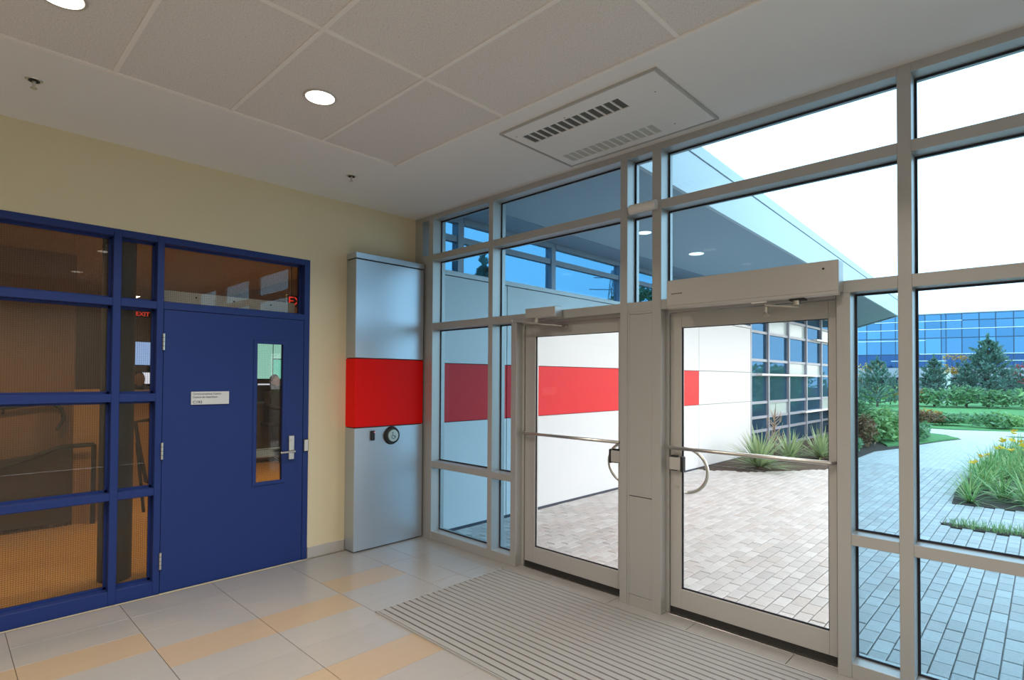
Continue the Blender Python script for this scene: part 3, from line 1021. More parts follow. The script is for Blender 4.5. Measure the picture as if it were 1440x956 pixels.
LAWN = lawn_mat('mown_lawn', (.10, .25, .09), (.17, .38, .14))
MULCH = lawn_mat('bark_mulch', (.045, .034, .028), (.15, .12, .10), 30)
SAND = pmat('paver_joint_sand', (.50, .48, .46), .95, var=.2, vscale=6)
pave_cols = [(.46, .44, .425), (.53, .505, .49), (.59, .57, .555), (.50, .455, .43), (.62, .605, .59), (.50, .48, .47)]
PAVO = island_mat('concrete_paver', pave_cols, .55, obj=True, scale=40)
PAVI = island_mat('concrete_pavers_joined', pave_cols, .55, scale=40)
GZ = -.012
BEDL = [(.17, 6.18), (.41, 6.27), (.99, 6.64), (1.35, 7.12), (1.87, 8.0), (1.95, 8.6), (1.90, 10.0), (1.92, 11.55), (2.2, 12.62), (2.47, 14.15), (2.74, 15.4), (3.05, 16.45), (2.6, 17.7), (1.6, 18.6), (-.5, 19.1), (-.5, 6.18)]
BEDR = [(3.86, 5.95), (5.2, 6.15), (8.5, 6.5), (8.5, 16.5), (5.4, 16.0), (4.5, 15.5), (4.17, 15.05), (3.86, 12.5), (3.80, 8.9), (3.79, 7.2)]
STRIP = [(3.88, 4.60), (4.0, 4.44), (6.5, 4.62), (6.5, 4.92), (4.1, 4.66)]


def inside(p, poly):
    c = False
    j = len(poly) - 1
    for i in range(len(poly)):
        xi, yi = poly[i]; xj, yj = poly[j]
        if (yi > p[1]) != (yj > p[1]) and p[0] < (xj - xi) * (p[1] - yi) / (yj - yi) + xi:
            c = not c
        j = i
    return c


MB().prism([(XW, .17), (9.5, .17), (9.5, 9.6), (XW, 9.6)], -.075, -.030).build('sand_bed', SAND, ground)
MB().prism(BEDL, -.07, -.006).build('mulch_bed', MULCH, ground)
MB().prism(BEDR, -.07, -.008).build('mulch_bed', MULCH, ground)
MB().prism(STRIP, -.07, -.010).build('soil_strip', MULCH, ground)
# concrete pavers 97 x 195 mm, long side running outwards
pw, pl_ = .0975, .195
pm = MB()
def paver_geo(b, x, y, z, hw, hl):
    c = .004
    top = [(x - hw + c, y - hl + c, z), (x + hw - c, y - hl + c, z), (x + hw - c, y + hl - c, z), (x - hw + c, y + hl - c, z)]
    mid = [(x - hw, y - hl, z - c), (x + hw, y - hl, z - c), (x + hw, y + hl, z - c), (x - hw, y + hl, z - c)]
    bot = [(q[0], q[1], z - .05) for q in mid]
    b._add(top + mid + bot, [(0, 1, 2, 3)] + [(4 + i, 4 + (i + 1) % 4, (i + 1) % 4, i) for i in range(4)] + [(8 + i, 8 + (i + 1) % 4, 4 + (i + 1) % 4, 4 + i) for i in range(4)])
pv = []
rg = random.Random(3)
for i in range(int((9.4 - XW) / pw)):
    x = XW + .02 + (i + .5) * pw
    for j in range(int(9.3 / pl_) + 1):
        y = .20 + (j + .5 + .5 * (i % 2)) * pl_
        if y > 9.5 or inside((x, y), BEDL) or inside((x, y), BEDR) or inside((x, y), STRIP):
            continue
        pv.append((x, y, GZ + rg.uniform(-.0025, .0015)))
def seen(x, y, z):
    q = proj(x, y, z)
    if not q or not (0 <= q[0] <= 1440 and 0 <= q[1] <= 956):
        return 0
    t = (GY - CY) / (y - CY)
    X_, Z_ = CX + (x - CX) * t, CZ + (z - CZ) * t
    for (a, b, c, d) in OPEN:
        if a + .02 < X_ < b - .02 and c + .02 < Z_ < d - .02:
            e = proj(x + pw, y, z); h = proj(x, y + pl_, z)
            if e and h:
                return abs((e[0] - q[0]) * (h[1] - q[1]) - (e[1] - q[1]) * (h[0] - q[0]))
    return 0
sv = sorted(((seen(*p), k) for k, p in enumerate(pv)), reverse=True)
near = set(k for a, k in sv[:296] if a > 0)
one = MB(); paver_geo(one, 0, 0, 0, pw / 2 - .003, pl_ / 2 - .003)
t0 = one.build('paver', PAVO, None, origin=(0, 0, 0)); pmesh = t0.data; bpy.data.objects.remove(t0)
for k, p in enumerate(pv):
    if k in near:
        inst(pmesh, 'paver', p, ground)
    else:
        paver_geo(pm, p[0], p[1], p[2], pw / 2 - .003, pl_ / 2 - .003)
pm.build('paving', PAVI, ground, kind='stuff')


def path_mat():
    m, nt, p = new_mat('far_paving')
    N, L = nt.nodes, nt.links
    tc = N.new('ShaderNodeTexCoord')
    mp = N.new('ShaderNodeMapping'); mp.inputs['Rotation'].default_value = (0, 0, math.pi / 2)
    L.new(tc.outputs['Object'], mp.inputs[0])
    b = N.new('ShaderNodeTexBrick')
    b.inputs['Scale'].default_value = 1
    b.inputs['Brick Width'].default_value = .195; b.inputs['Row Height'].default_value = .0975; b.inputs['Mortar Size'].default_value = .004
    b.inputs['Color1'].default_value = (.60, .58, .57, 1); b.inputs['Color2'].default_value = (.68, .66, .65, 1); b.inputs['Mortar'].default_value = (.45, .43, .42, 1)
    L.new(mp.outputs[0], b.inputs['Vector'])
    L.new(b.outputs[0], p.inputs['Base Color'])
    p.inputs['Roughness'].default_value = .6
    return m


PATH = [(1.9, 9.45), (1.92, 11.55), (2.2, 12.62), (2.47, 14.15), (2.74, 15.4), (3.05, 16.45), (2.6, 17.7), (1.6, 18.6), (-.5, 19.1), (-6, 19.2),
        (-6, 20.6), (-.5, 20.4), (2.5, 20.1), (4.2, 20.8), (9.5, 21.6), (14, 21.8), (14, 17.4), (8.5, 16.5), (5.4, 16.0), (4.5, 15.5), (4.17, 15.05), (3.86, 12.5), (3.80, 9.45)]
MB().prism(PATH, -.07, GZ - .002).build('far_path', path_mat(), ground)
MB().prism([(-40, 20.2), (60, 21.9), (60, 58), (-40, 58)], -.074, -.03).build('lawn', LAWN, None, 'mown green lawn beyond the curving path', 'lawn', kind='stuff')
MB().prism([(3.9, 18.4), (4.6, 18.25), (9, 18.5), (9, 18.9), (4.4, 18.7)], -.01, 0.0).build('mulch_bed', MULCH, ground)

# ================================================================== PLANTS
def leaf_mat(name, cols, tr=.25):
    return island_mat(name, cols, .55, trans=tr)


GRN = leaf_mat('shrub_leaves', [(0.103, 0.228, 0.097), (0.185, 0.361, 0.162), (0.267, 0.456, 0.194), (0.144, 0.285, 0.194)])
GRN2 = leaf_mat('light_leaves', [(0.184, 0.357, 0.116), (0.312, 0.544, 0.173), (0.404, 0.578, 0.231), (0.22, 0.408, 0.173)])
AUT = leaf_mat('autumn_leaves', [(0.54, 0.264, 0.048), (0.72, 0.408, 0.072), (0.42, 0.192, 0.048), (0.36, 0.288, 0.072)])
REDL = leaf_mat('red_leaves', [(.42, .05, .06), (.55, .08, .08), (.30, .05, .05)])
BROWNL = leaf_mat('bronze_leaves', [(.22, .10, .05), (.28, .15, .07), (.14, .13, .05)])
PINE = leaf_mat('pine_needles', [(0.065, 0.145, 0.129), (0.11, 0.221, 0.173), (0.165, 0.289, 0.218)], .1)
YUC = leaf_mat('yucca_blades', [(0.24, 0.36, 0.195), (0.33, 0.465, 0.24), (0.42, 0.54, 0.27), (0.195, 0.315, 0.195)], .15)
BLADE = leaf_mat('daylily_blades', [(0.138, 0.304, 0.095), (0.225, 0.432, 0.136), (0.328, 0.544, 0.19), (0.553, 0.576, 0.218)], .25)
FLOW = leaf_mat('yellow_petals', [(.90, .56, .03), (.98, .70, .06), (.90, .45, .06)], .3)
BARK = pmat('bark', (.12, .085, .06), .9, var=.3, vscale=10)


def leaves(b, rg, c, rad, n, size, shell=.55, flat=0.0):
    for _ in range(n):
        th = rg.uniform(0, 2 * math.pi)
        ph = math.acos(rg.uniform(-.75, 1))
        rr = shell + (1 - shell) * rg.random() ** .6
        rr *= 1 + .18 * math.sin(3 * th + c[0] * 7) * math.sin(2 * ph + c[1] * 5)
        p = Vector((c[0] + rad[0] * rr * math.sin(ph) * math.cos(th), c[1] + rad[1] * rr * math.sin(ph) * math.sin(th), c[2] + rad[2] * rr * math.cos(ph)))
        if p.z < .01:
            p.z = rg.uniform(.01, .08)
        a = Vector((rg.uniform(-1, 1), rg.uniform(-1, 1), rg.uniform(-.6, .8))).normalized()
        q = a.orthogonal().normalized()
        q = (Matrix.Rotation(rg.uniform(0, 6.28), 3, a) @ q)
        s = size * rg.uniform(.6, 1.3)
        b._add([p - a * s, p + q * s * .42, p + a * s, p - q * s * .42], [(0, 1, 2, 3)])


def shrub(name, label, x, y, rad, mat, n, size, seed, group=None, cat='shrub', stem=True, z=0.0):
    rg = random.Random(seed)
    t = empty(name, (x, y, z), label, cat, group)
    b = MB()
    k = 5
    for i in range(k):
        c = (x + rg.uniform(-.45, .45) * rad[0], y + rg.uniform(-.45, .45) * rad[1], z + rad[2] * rg.uniform(.42, .62))
        leaves(b, rg, c, (rad[0] * .62, rad[1] * .62, rad[2] * rg.uniform(.45, .6)), n // k, size)
    b.build('foliage', mat, t)
    if stem:
        s = MB()
        for i in range(5):
            a = rg.uniform(0, 6.28)
            s.tube([(x, y, z - .02), (x + .3 * rad[0] * math.cos(a), y + .3 * rad[1] * math.sin(a), z + rad[2] * .6)], [.02, .01], 5)
        s.build('stems', BARK, t)
    return t


def far(x, y, h, k=1.2):
    """push a far plant back along the sight line, growing it to suit"""
    return CX + (x - CX) * k, CY + (y - CY) * k, CZ + (h - CZ) * k


def pine(label, x, y, h, rad, seed, n_wh=11, mat=PINE, k=1.2):
    x, y, h = far(x, y, h, k)
    rad *= k
    rg = random.Random(seed)
    t = empty('pine_tree', (x, y, 0), label, 'tree')
    MB().tube([(x, y, -.05), (x, y, h * .5), (x, y, h)], [h * .022, h * .014, .01], 8).build('trunk', BARK, t)
    br, nd = MB(), MB()
    def tuft(p, d, L, n, ln):
        for _ in range(n):
            u = rg.random()
            q = p + d * L * u
            v = (d * .9 + Vector((rg.uniform(-1, 1), rg.uniform(-1, 1), rg.uniform(-.5, 1)))).normalized()
            s = v.orthogonal().normalized() * ln * .16
            nd._add([q, q + v * ln * .6 + s, q + v * ln, q + v * ln * .6 - s], [(0, 1, 2, 3)])
    for kk in range(n_wh):
        f = kk / (n_wh - 1)
        z = h * (.06 + .84 * f)
        L = rad * (1 - f) ** .75 + .10
        m = 8 if f < .7 else 5
        for i in range(m):
            a = 2 * math.pi * (i + rg.random() * .7) / m + kk
            up = .25 + .9 * f
            d = Vector((math.cos(a), math.sin(a), up)).normalized()
            p0 = Vector((x, y, z))
            LL = L * rg.uniform(.75, 1.15)
            br.tube([p0, p0 + d * LL], [.018, .006], 4)
            tuft(p0 + d * LL * .15, d, LL * .9, 34, h * .055)
            for _ in range(3):
                u = rg.uniform(.35, .9)
                d2 = (d + Vector((rg.uniform(-.8, .8), rg.uniform(-.8, .8), rg.uniform(.1, .8)))).normalized()
                tuft(p0 + d * LL * u, d2, LL * .4, 14, h * .05)
    tuft(Vector((x, y, h * .85)), Vector((0, 0, 1)), h * .17, 70, h * .05)
    br.build('branches', BARK, t)
    nd.build('needles', mat, t)
    return t


def blades(b, rg, x, y, z, n, L, w0, spread, droop):
    for _ in range(n):
        a = rg.uniform(0, 2 * math.pi)
        tilt = spread * rg.random() ** .7
        l = L * rg.uniform(.65, 1.1)
        d = Vector((math.cos(a) * math.sin(tilt), math.sin(a) * math.sin(tilt), math.cos(tilt)))
        s = Vector((-math.sin(a), math.cos(a), 0)) * w0 * rg.uniform(.8, 1.2)
        p = Vector((x + rg.uniform(-.04, .04), y + rg.uniform(-.04, .04), z))
        pts = []
        for k in range(4):
            u = k / 3
            q = p + d * l * u + Vector((math.cos(a), math.sin(a), -1.2)) * droop * l * u * u * math.sin(tilt + .2)
            q.z = max(q.z, z + .005)
            ww = (1, .95, .65, .06)[k]
            pts += [q - s * ww, q + s * ww]
        b._add(pts, [(0, 1, 3, 2), (2, 3, 5, 4), (4, 5, 7, 6)])


def yucca(label, x, y, r, seed, n=110):
    rg = random.Random(seed)
    t = empty('yucca', (x, y, 0), label, 'plant')
    b = MB()
    blades(b, rg, x, y, .03, n, r, .020, 1.45, .10)
    b.build('leaves', YUC, t)
    MB().ring((x, y, -.01), (x, y, .09), .07, .05, n=10).build('crown', BARK, t)


yucca('large green yucca at the corner of the white wall, nearest the forecourt', 1.0, 7.0, .78, 11, 150)
yucca('smaller yucca half hidden behind the largest one', 1.02, 8.6, .62, 12, 90)
yucca('yucca standing by itself near the right door edge', 1.42, 9.2, .70, 13, 110)
rgp = random.Random(5)
t = empty('dry_shrub', (.62, 8.9, 0), 'bare tan twiggy shrub between the yuccas and blue glazing', 'shrub')
b = MB()
for i in range(34):
    a = rgp.uniform(0, 6.28); z0 = rgp.uniform(.15, .85); L = .30 * (1 - z0 * .5)
    b.tube([(.62, 8.9, z0), (.62 + L * .6 * math.cos(a), 8.9 + L * .6 * math.sin(a), z0 + L * .6), (.62 + L * .7 * math.cos(a), 8.9 + L * .7 * math.sin(a), z0 + L * 1.1)], [.010, .006, .003], 4)
b.build('twigs', pmat('tan_twig', (.48, .36, .26), .8), t)
MB().tube([(.62, 8.9, -.01), (.62, 8.9, .6), (.64, 8.92, 1.12)], [.016, .012, .004], 6).build('stem', BARK, t)

# planting along the path on the left, seen through the narrow right pane
shrub('leafy_shrub', 'low green shrub nearest the paving at the left of the path', 1.45, 10.5, (.45, .5, .40), GRN, 1500, .055, 21)
shrub('leafy_shrub', 'bronze tipped shrub behind the nearest low shrub', 1.30, 12.4, (.5, .6, .72), BROWNL, 1400, .06, 22)
shrub('leafy_shrub', 'pale green shrub rising behind the bronze one', 1.35, 13.9, (.75, .7, .78), GRN2, 1700, .07, 23)
shrub('leafy_shrub', 'dark green shrub at the tip of the planted wedge', 2.15, 14.9, (.42, .7, .42), GRN, 1200, .06, 24)
shrub('leafy_shrub', 'low green shrub on the grass wedge by the path', 1.65, 16.4, (.8, .7, .48), GRN, 1300, .07, 25)
shrub('leafy_shrub', 'tall green shrub beside the blue glazing', .5, 15.5, (.8, .9, .95), GRN, 1500, .08, 26)
MB().prism([(1.95, 12.8), (2.42, 14.2), (2.70, 15.4), (3.0, 16.4), (2.5, 17.4), (1.5, 17.9), (1.2, 15.0)], -.006, .03).build('lawn_wedge', LAWN, None, 'small grass wedge pointing into the curving path', 'grass', kind='stuff')

# band of shrubs beyond the path
rgb = random.Random(40)
k = 0
band = ['low green shrub in the border beyond the path']
for x in [-1.6 + .8 * i for i in range(9)]:
    m = (GRN, GRN, GRN2, GRN, BROWNL)[k % 5]
    shrub('border_shrub', 'low mixed shrub in the border edge along the far side of the path', x + rgb.uniform(-.2, .2), 21.9 + .09 * x + rgb.uniform(-.2, .5), (.7, .6, rgb.uniform(.36, .48)), m, 620, .085, 50 + k, 'border shrubs beyond the path', stem=False)
    k += 1
for x in [-2.0 + .95 * i for i in range(8)]:
    m = (GRN2, GRN, GRN2)[k % 3]
    shrub('border_shrub', 'low shrub in the rear row of the border, next to the lawn', x + rgb.uniform(-.3, .3), 24.2 + .09 * x + rgb.uniform(-.4, .4), (.8, .7, rgb.uniform(.26, .34)), m, 520, .09, 50 + k, 'rear border shrubs by the lawn', stem=False)
    k += 1
shrub('flower_shrub', 'red flowering plant in the border beyond the path', .55, 25.6, (.3, .3, .50), REDL, 220, .07, 91, cat='flower')
shrub('flower_shrub', 'salmon flowering shrub in the border right of the red plant', 1.5, 23.6, (.8, .5, .48), AUT, 420, .06, 92, cat='flower')
# shrubs at the back of the lawn
for i, x in enumerate([-5.6 + 1.35 * i for i in range(9)]):
    m = (GRN2, GRN, GRN2, AUT, GRN)[i % 5] if x < -1.5 or i % 2 == 0 else GRN
    shrub('hedge_shrub', 'rounded shrub in the planting at the back of the lawn', x, 40.2 + .1 * x + rgb.uniform(-.5, .5), (1.15, .9, rgb.uniform(1.0, 1.4)), m, 560, .13, 120 + i, 'shrubs at the back of the lawn', stem=False)
pine('bushy pine left of the thick mullion, in front of the far building', -1.55, 30.5, 2.75, 1.35, 201, 9)
pine('narrow dark pine just right of the thick mullion', .45, 33.6, 2.9, 1.0, 202, 9)
pine('tall pointed pine with upright candles in front of the blue building', 2.55, 35.0, 3.95, 1.65, 203, 12)
pine('small slim pine between the orange tree and tall pine', 1.75, 34.0, 2.6, .8, 204, 8)
pine('dark green pine at the right edge of the photo', 4.5, 36.5, 3.0, 1.6, 205, 9)


def small_tree(label, x, y, h, rad, mat, n, seed, size=.10, k=1.2):
    x, y, h = far(x, y, h, k)
    rad *= k
    rg = random.Random(seed)
    t = empty('autumn_tree', (x, y, 0), label, 'tree')
    s, b = MB(), MB()
    s.tube([(x, y, -.05), (x, y, h * .45)], [.05, .035], 6)
    for i in range(8):
        a = rg.uniform(0, 6.28); u = rg.uniform(.3, 1)
        e = (x + rad * u * math.cos(a), y + rad * u * math.sin(a), h * rg.uniform(.55, .98))
        s.tube([(x, y, h * .4), e], [.025, .008], 5)
        leaves(b, rg, e, (rad * .45, rad * .45, h * .10), n // 8, size, .1)
    s.build('trunk', BARK, t)
    b.build('foliage', mat, t)


small_tree('loose orange leaved tree left of the tall pine', 1.2, 35.5, 2.95, .9, AUT, 420, 301)
small_tree('yellow orange leaved tree behind the bushy pine', -2.6, 33.0, 2.7, .8, AUT, 420, 302)
small_tree('red leaved shrub tree right of the tall pine', 4.25, 35.5, 2.5, 1.0, REDL, 420, 303)
# trees and a pylon behind the white wall, seen through its clerestory
pine('conifer top seen through the clerestory beside the silver pier', -17.0, 17.0, 8.0, 2.2, 206, 14, k=1.0)
small_tree('broad tree seen through the clerestory between the doors', -12.8, 26.6, 7.3, 2.6, GRN, 1800, 304, .22, 1.0)
py_ = empty('power_pylon', (-37.2, 59.9, 0), 'thin lattice power pylon seen through the clerestory above the left door', 'pylon')
m_ = MB()
for k in range(9):
    z0, z1 = k * 1.8, (k + 1) * 1.8
    a0, a1 = 1.5 * (1 - z0 / 17.5), 1.5 * (1 - z1 / 17.5)
    for (sx, sy) in ((-1, -1), (1, -1), (1, 1), (-1, 1)):
        m_.tube([(-37.2 + sx * a0, 59.9 + sy * a0, z0), (-37.2 + sx * a1, 59.9 + sy * a1, z1)], .06, 4)
    for (sx, sy, tx, ty) in ((-1, -1, 1, -1), (1, -1, 1, 1), (1, 1, -1, 1), (-1, 1, -1, -1)):
        m_.tube([(-37.2 + sx * a0, 59.9 + sy * a0, z0), (-37.2 + tx * a1, 59.9 + ty * a1, z1)], .04, 4)
m_.build('lattice', MULX, py_)
for z, L_ in ((15.2, 2.6), (13.6, 3.2)):
    MB().tube([(-37.2 - L_ * .7, 59.9 - L_ * .7, z), (-37.2 + L_ * .7, 59.9 + L_ * .7, z)], .09, 4).build('cross_arm', MULX, py_)
for i, (x, y) in enumerate(((5.6, 26.5), (7.2, 30.0), (6.4, 34.0), (8.4, 36.5))):
    shrub('garden_shrub', 'tall garden shrub mirrored in the blue curtain wall', x, y, (1.5, 1.5, 2.1 + .25 * (i % 2)), (GRN2, GRN)[i % 2], 900, .16, 400 + i, 'garden shrubs mirrored in the curtain wall')

# daylily bed on the right of the path
rgd = random.Random(77)
cnt = 0
spots = []
for i in range(400):
    x = rgd.uniform(3.85, 6.4); y = rgd.uniform(6.05, 15.0)
    if inside((x - .12, y - .10), BEDR) and all((x - a) ** 2 + (y - b_) ** 2 > .30 ** 2 for a, b_ in spots):
        q = proj(x, y, .3)
        if q and q[0] < 1475:
            spots.append((x, y))
spots.sort(key=lambda s: s[1])
proto = []
for v in range(5):
    b = MB()
    blades(b, random.Random(500 + v), 0, 0, 0, 60, .52, .009, 1.25, .28)
    o = b.build('leaves', BLADE, None, origin=(0, 0, 0)); proto.append(o.data); bpy.data.objects.remove(o)
fl = MB()
for i in range(6):
    a = i * math.pi / 3
    d = Vector((math.cos(a), math.sin(a), .75)); s = Vector((-math.sin(a), math.cos(a), 0)) * .022
    fl._add([(0, 0, 0), tuple(d * .035 + s), tuple(d * .06 + Vector((0, 0, -.006))), tuple(d * .035 - s)], [(0, 1, 2, 3)])
fo = fl.build('flower', FLOW, None, origin=(0, 0, 0)); flm = fo.data; bpy.data.objects.remove(fo)
sk = MB().tube([(0, 0, 0), (.01, .01, .3), (.03, .02, .55)], [.004, .004, .003], 5)
so = sk.build('stalk', BLADE, None, origin=(0, 0, 0)); skm = so.data; bpy.data.objects.remove(so)
flowering = [(4.36, 9.3), (4.58, 9.9), (4.30, 8.3), (4.66, 9.0), (4.45, 10.8), (4.62, 10.4), (4.02, 7.5), (4.52, 8.5), (4.22, 11.6)]
for i, (x, y) in enumerate(spots):
    t = empty('daylily', (x, y, GZ), 'green daylily clump in the bed right of the path', 'plant', 'daylilies in the right hand bed')
    sc_ = rgd.uniform(.8, 1.2)
    o = inst(proto[i % 5], 'leaves', (x, y, GZ), t)
    o.scale = (sc_, sc_, sc_); o.rotation_euler = (0, 0, rgd.uniform(0, 6.28))
    if any((x - a) ** 2 + (y - b_) ** 2 < .28 ** 2 for a, b_ in flowering):
        t['label'] = 'daylily clump with yellow flowers in the bed right of the path'
        t['group'] = 'yellow flowering daylilies in the right hand bed'
        for f in range(2):
            dx, dy, dz = rgd.uniform(-.12, .12), rgd.uniform(-.12, .12), rgd.uniform(-.20, .06)
            o = inst(skm, 'stalk', (x + dx - .03, y + dy - .02, GZ + min(dz, 0)), t)
            o = inst(flm, 'flower', (x + dx, y + dy, GZ + .55 + dz), t)
            o.scale = (1.2, 1.2, 1.2)
            o.rotation_euler = (rgd.uniform(-.5, .5), rgd.uniform(-.5, .5), rgd.uniform(0, 3))
# grass strip in the paving
gs = MB()
for i in range(2600):
    x, y = rgd.uniform(3.88, 6.5), rgd.uniform(4.42, 4.95)
    if inside((x, y), STRIP):
        blades(gs, rgd, x, y, -.01, 1, .13, .003, .8, .15)
gs.build('grass_strip', BLADE, None, 'thin strip of green grass growing across the paving', 'grass', kind='stuff')

# ---- fence, sign and pillar in front of the far building
fn = empty('garden_fence', (2.0, 39.5, 0), 'thin dark rail fence behind the trees', 'fence')
DKM = pmat('dark_metal', (.04, .045, .05), .5, .3)
fa, fb = Vector((-8, 37.5, 0)), Vector((8.5, 52, 0))
fd = (fb - fa)
for z in (1.10, .55):
    MB().tube([fa + Vector((0, 0, z)), fb + Vector((0, 0, z))], .022, 6).build('rail', DKM, fn)
for i in range(8):
    p = fa + fd * i / 7 + fd * .022
    MB().tube([p + Vector((0, 0, -.1)), p + Vector((0, 0, 1.2))], .035, 6).build('post', DKM, fn)
bx('white_pillar', pmat('white_paint_pillar', (.8, .8, .78), .6), None, -.95, -.45, 49.4, 49.8, -.1, 2.55, .02, label='tall white pillar sign standing before the far building', cat='pillar')
sg = empty('white_sign', (.30, 47.6, 0), 'small white notice board on a post beside the white pillar', 'sign')
bx('board', WHITEP, sg, .10, .50, 47.58, 47.62, .75, 1.55, .01)
bx('post', DKM, sg, .28, .32, 47.62, 47.66, -.1, 1.5)
bx('emblem', DKM, sg, .25, .35, 47.570, 47.579, 1.05, 1.30)

# ---- far office building
P0 = Vector((-6.897, 83.846, 0)); D = Vector((-.9743, -.2251, 0)); NN = Vector((D.y, -D.x, 0))
if NN.dot(Vector((CX, CY, 0)) - P0) < 0:
    NN = -NN
FB = empty('office_building', P0, 'long blue glass office building across the lawn', 'building')
FGL = [pmat('facade_glass_a', (.085, .21, .35), .04, 1.0), pmat('facade_glass_b', (.07, .18, .31), .04, 1.0), pmat('facade_glass_c', (.10, .25, .38), .04, 1.0), pmat('facade_glass_dark', (.035, .08, .18), .05, 1.0)]
def fbox(name, mat, s0, s1, z0, z1, n0, n1, parent=FB):
    c = P0 + D * (s0 + s1) / 2 + NN * (n0 + n1) / 2 + Vector((0, 0, (z0 + z1) / 2))
    return MB().obox(c, D * (s1 - s0) / 2, NN * (n1 - n0) / 2, Vector((0, 0, (z1 - z0) / 2))).build(name, mat, parent)
zr = [3.25, 4.92, 6.96, 8.07, 9.11, 9.95]
smul = [13.6, 12.0, 10.4, 8.8, 7.22, 5.65, 4.08, 2.51, .95, -.58, -2.22, -2.70, -4.26, -5.92, -7.47, -9.11, -10.7, -12.3, -13.9]
fbox('body', pmat('building_core', (.05, .06, .08), .8), -16, 15, 3.2, 9.9, -14, -.12)
fbox('ground_storey', pmat('shaded_ground_storey', (.10, .11, .13), .8), -16, 15, -.2, 2.0, -14, -3)  # ground storey in one even dark grey
fbox('beam', pmat('grey_concrete_beam', (.42, .44, .48), .7), -16, 15, 2.0, 3.2, -14, .05)
fbox('parapet', MULX, -16, 15, 9.95, 10.06, -14, .12)
rgf = random.Random(9)
for i in range(len(smul) - 1):
    a, b = smul[i], smul[i + 1]
    for j in range(5):
        m = FGL[3] if j == 0 else rgf.choice(FGL[:3])
        if abs(a - b) < .6:
            m = FGL[1]
        fbox('pane', m, b + .05, a - .05, zr[j] + .05, zr[j + 1] - .05, -.10, -.02)
FMUL = pmat('blue_grey_mullion', (.06, .11, .19), .5, .2)
for s_ in smul:
    fbox('mullion', FMUL, s_ - .035, s_ + .035, 3.2, 9.95, -.12, .04)
for z in zr:
    fbox('rail', FMUL, -14, 13.6, z - .03, z + .03, -.12, .03)
LIN = pmat('lit_strip', (.8, .85, .9), .5, emit=(.95, .98, 1), estr=1.6)  # emission paints in ceiling lights mirrored by the facade
for (s0, s1, z) in ((-4.26, 9.0, 9.11), (-14, -.0, 8.07), (-.58, 12, 8.07), (-.6, 10, 6.7), (-14, 0, 4.95), (-2.7, 3.0, 4.09), (-14, -8.0, 4.09)):
    fbox('light_strip', LIN, s0, s1, z - .022, z + .024, .03, .06)  # glowing strips stand for linear ceiling lights reflected in the glass
posts = MB()
for s_ in (-12, -6, 0, 6, 12):
    fbox('column', MULX, s_ - .25, s_ + .25, -.2, 2.0, -1.0, -.5)

# ================================================================== OFFICE BEHIND THE BLUE SCREEN
OW = pmat('office_wall_tan', (.42, .30, .18), .8)
OF = pmat('office_floor_ochre', (.50, .33, .15), .6, var=.08, vscale=2)
OC = pmat('office_ceiling', (.42, .36, .30), .9)
OD = pmat('dark_brown_panel', (.065, .05, .038), .6)
DKW = pmat('charcoal_column', (.06, .06, .055), .6)
bx('floor_office', OF, None, -8.0, -.15, -6.6, 4.0, -.12, 0.0, label='ochre floor of the office behind the blue screen', cat='floor', kind='structure')
MB().box(-8.0, -.15, -6.6, 0.0, 3.0, 3.12).box(-8.0, -.15, 0.0, 4.0, 2.62, 2.72).box(-8.0, -.15, 0.0, .08, 2.62, 3.12).build('ceiling_office', OC, None,  'dim ceiling of the office behind the blue screen', 'ceiling', kind='structure')
MB().box(-8.1, -8.0, -6.6, 0.0, 0, 3.0).box(-8.1, -8.0, 0.0, 4.0, 0, 2.62).build('wall_office', OW, None, 'tan end wall of the office behind the blue screen', 'wall', kind='structure')
bx('wall_office_side', OW, None, -8.0, -.15, -6.7, -6.6, 0, 3.0, label='tan side wall of the office at the far left', cat='wall', kind='structure')
bx('wall_office_end', OW, None, -8.0, -.15, 4.0, 4.1, 0, 2.62, label='tan side wall of the office behind the outside wall', cat='wall', kind='structure')
bx('wall_office_outer', OW, None, -.25, -.16, .0, 4.0, 0, 2.62, label='inner face of the outside wall in the office', cat='wall', kind='structure')
# ramp wall with guard, half height pier and handrails
bx('wall_ramp', pmat('brown_ramp_wall', (.30, .20, .12), .8), None, -3.30, -3.15, -6.6, -2.40, 0, 3.0, label='brown wall behind the sloping ramp guard', cat='wall', kind='structure')
bx('wall_stub', OW, None, -3.02, -2.88, -2.44, -2.19, 0, 1.475, label='half height ochre pier at the end of the ramp guard', cat='pier', kind='structure')
rg_ = empty('ramp_guard', (-2.85, -4.0, 0), 'dark sloping ramp guard with handrail seen through the wired glass', 'railing')
MB()._add([(-2.88, -6.4, .05), (-2.84, -6.4, .05), (-2.84, -2.45, .05), (-2.88, -2.45, .05), (-2.88, -6.4, .0 + .32), (-2.84, -6.4, .32), (-2.84, -2.45, .84), (-2.88, -2.45, .84)],
          [(3, 2, 1, 0), (4, 5, 6, 7), (0, 1, 5, 4), (1, 2, 6, 5), (2, 3, 7, 6), (3, 0, 4, 7)]).build('guard_panel', OD, rg_)
MB().tube([(-2.80, -6.4, .36), (-2.80, -3.0, .70), (-2.80, -2.55, .865), (-2.80, -2.27, .868)], .024, 8).build('handrail', BLACK, rg_)
MB().box(-2.82, -2.78, -2.29, -2.25, .0, .87).build('post', BLACK, rg_)
hr = empty('wall_handrail', (-3.1, -3.3, 1.2), 'dark handrail with curved end on the brown ramp wall', 'handrail')
pts = [(-3.08, -6.4, .80), (-3.08, -2.95, 1.29), (-3.08, -2.62, 1.33)]
MB().tube(pts, .022, 8).build('rail', BLACK, hr)
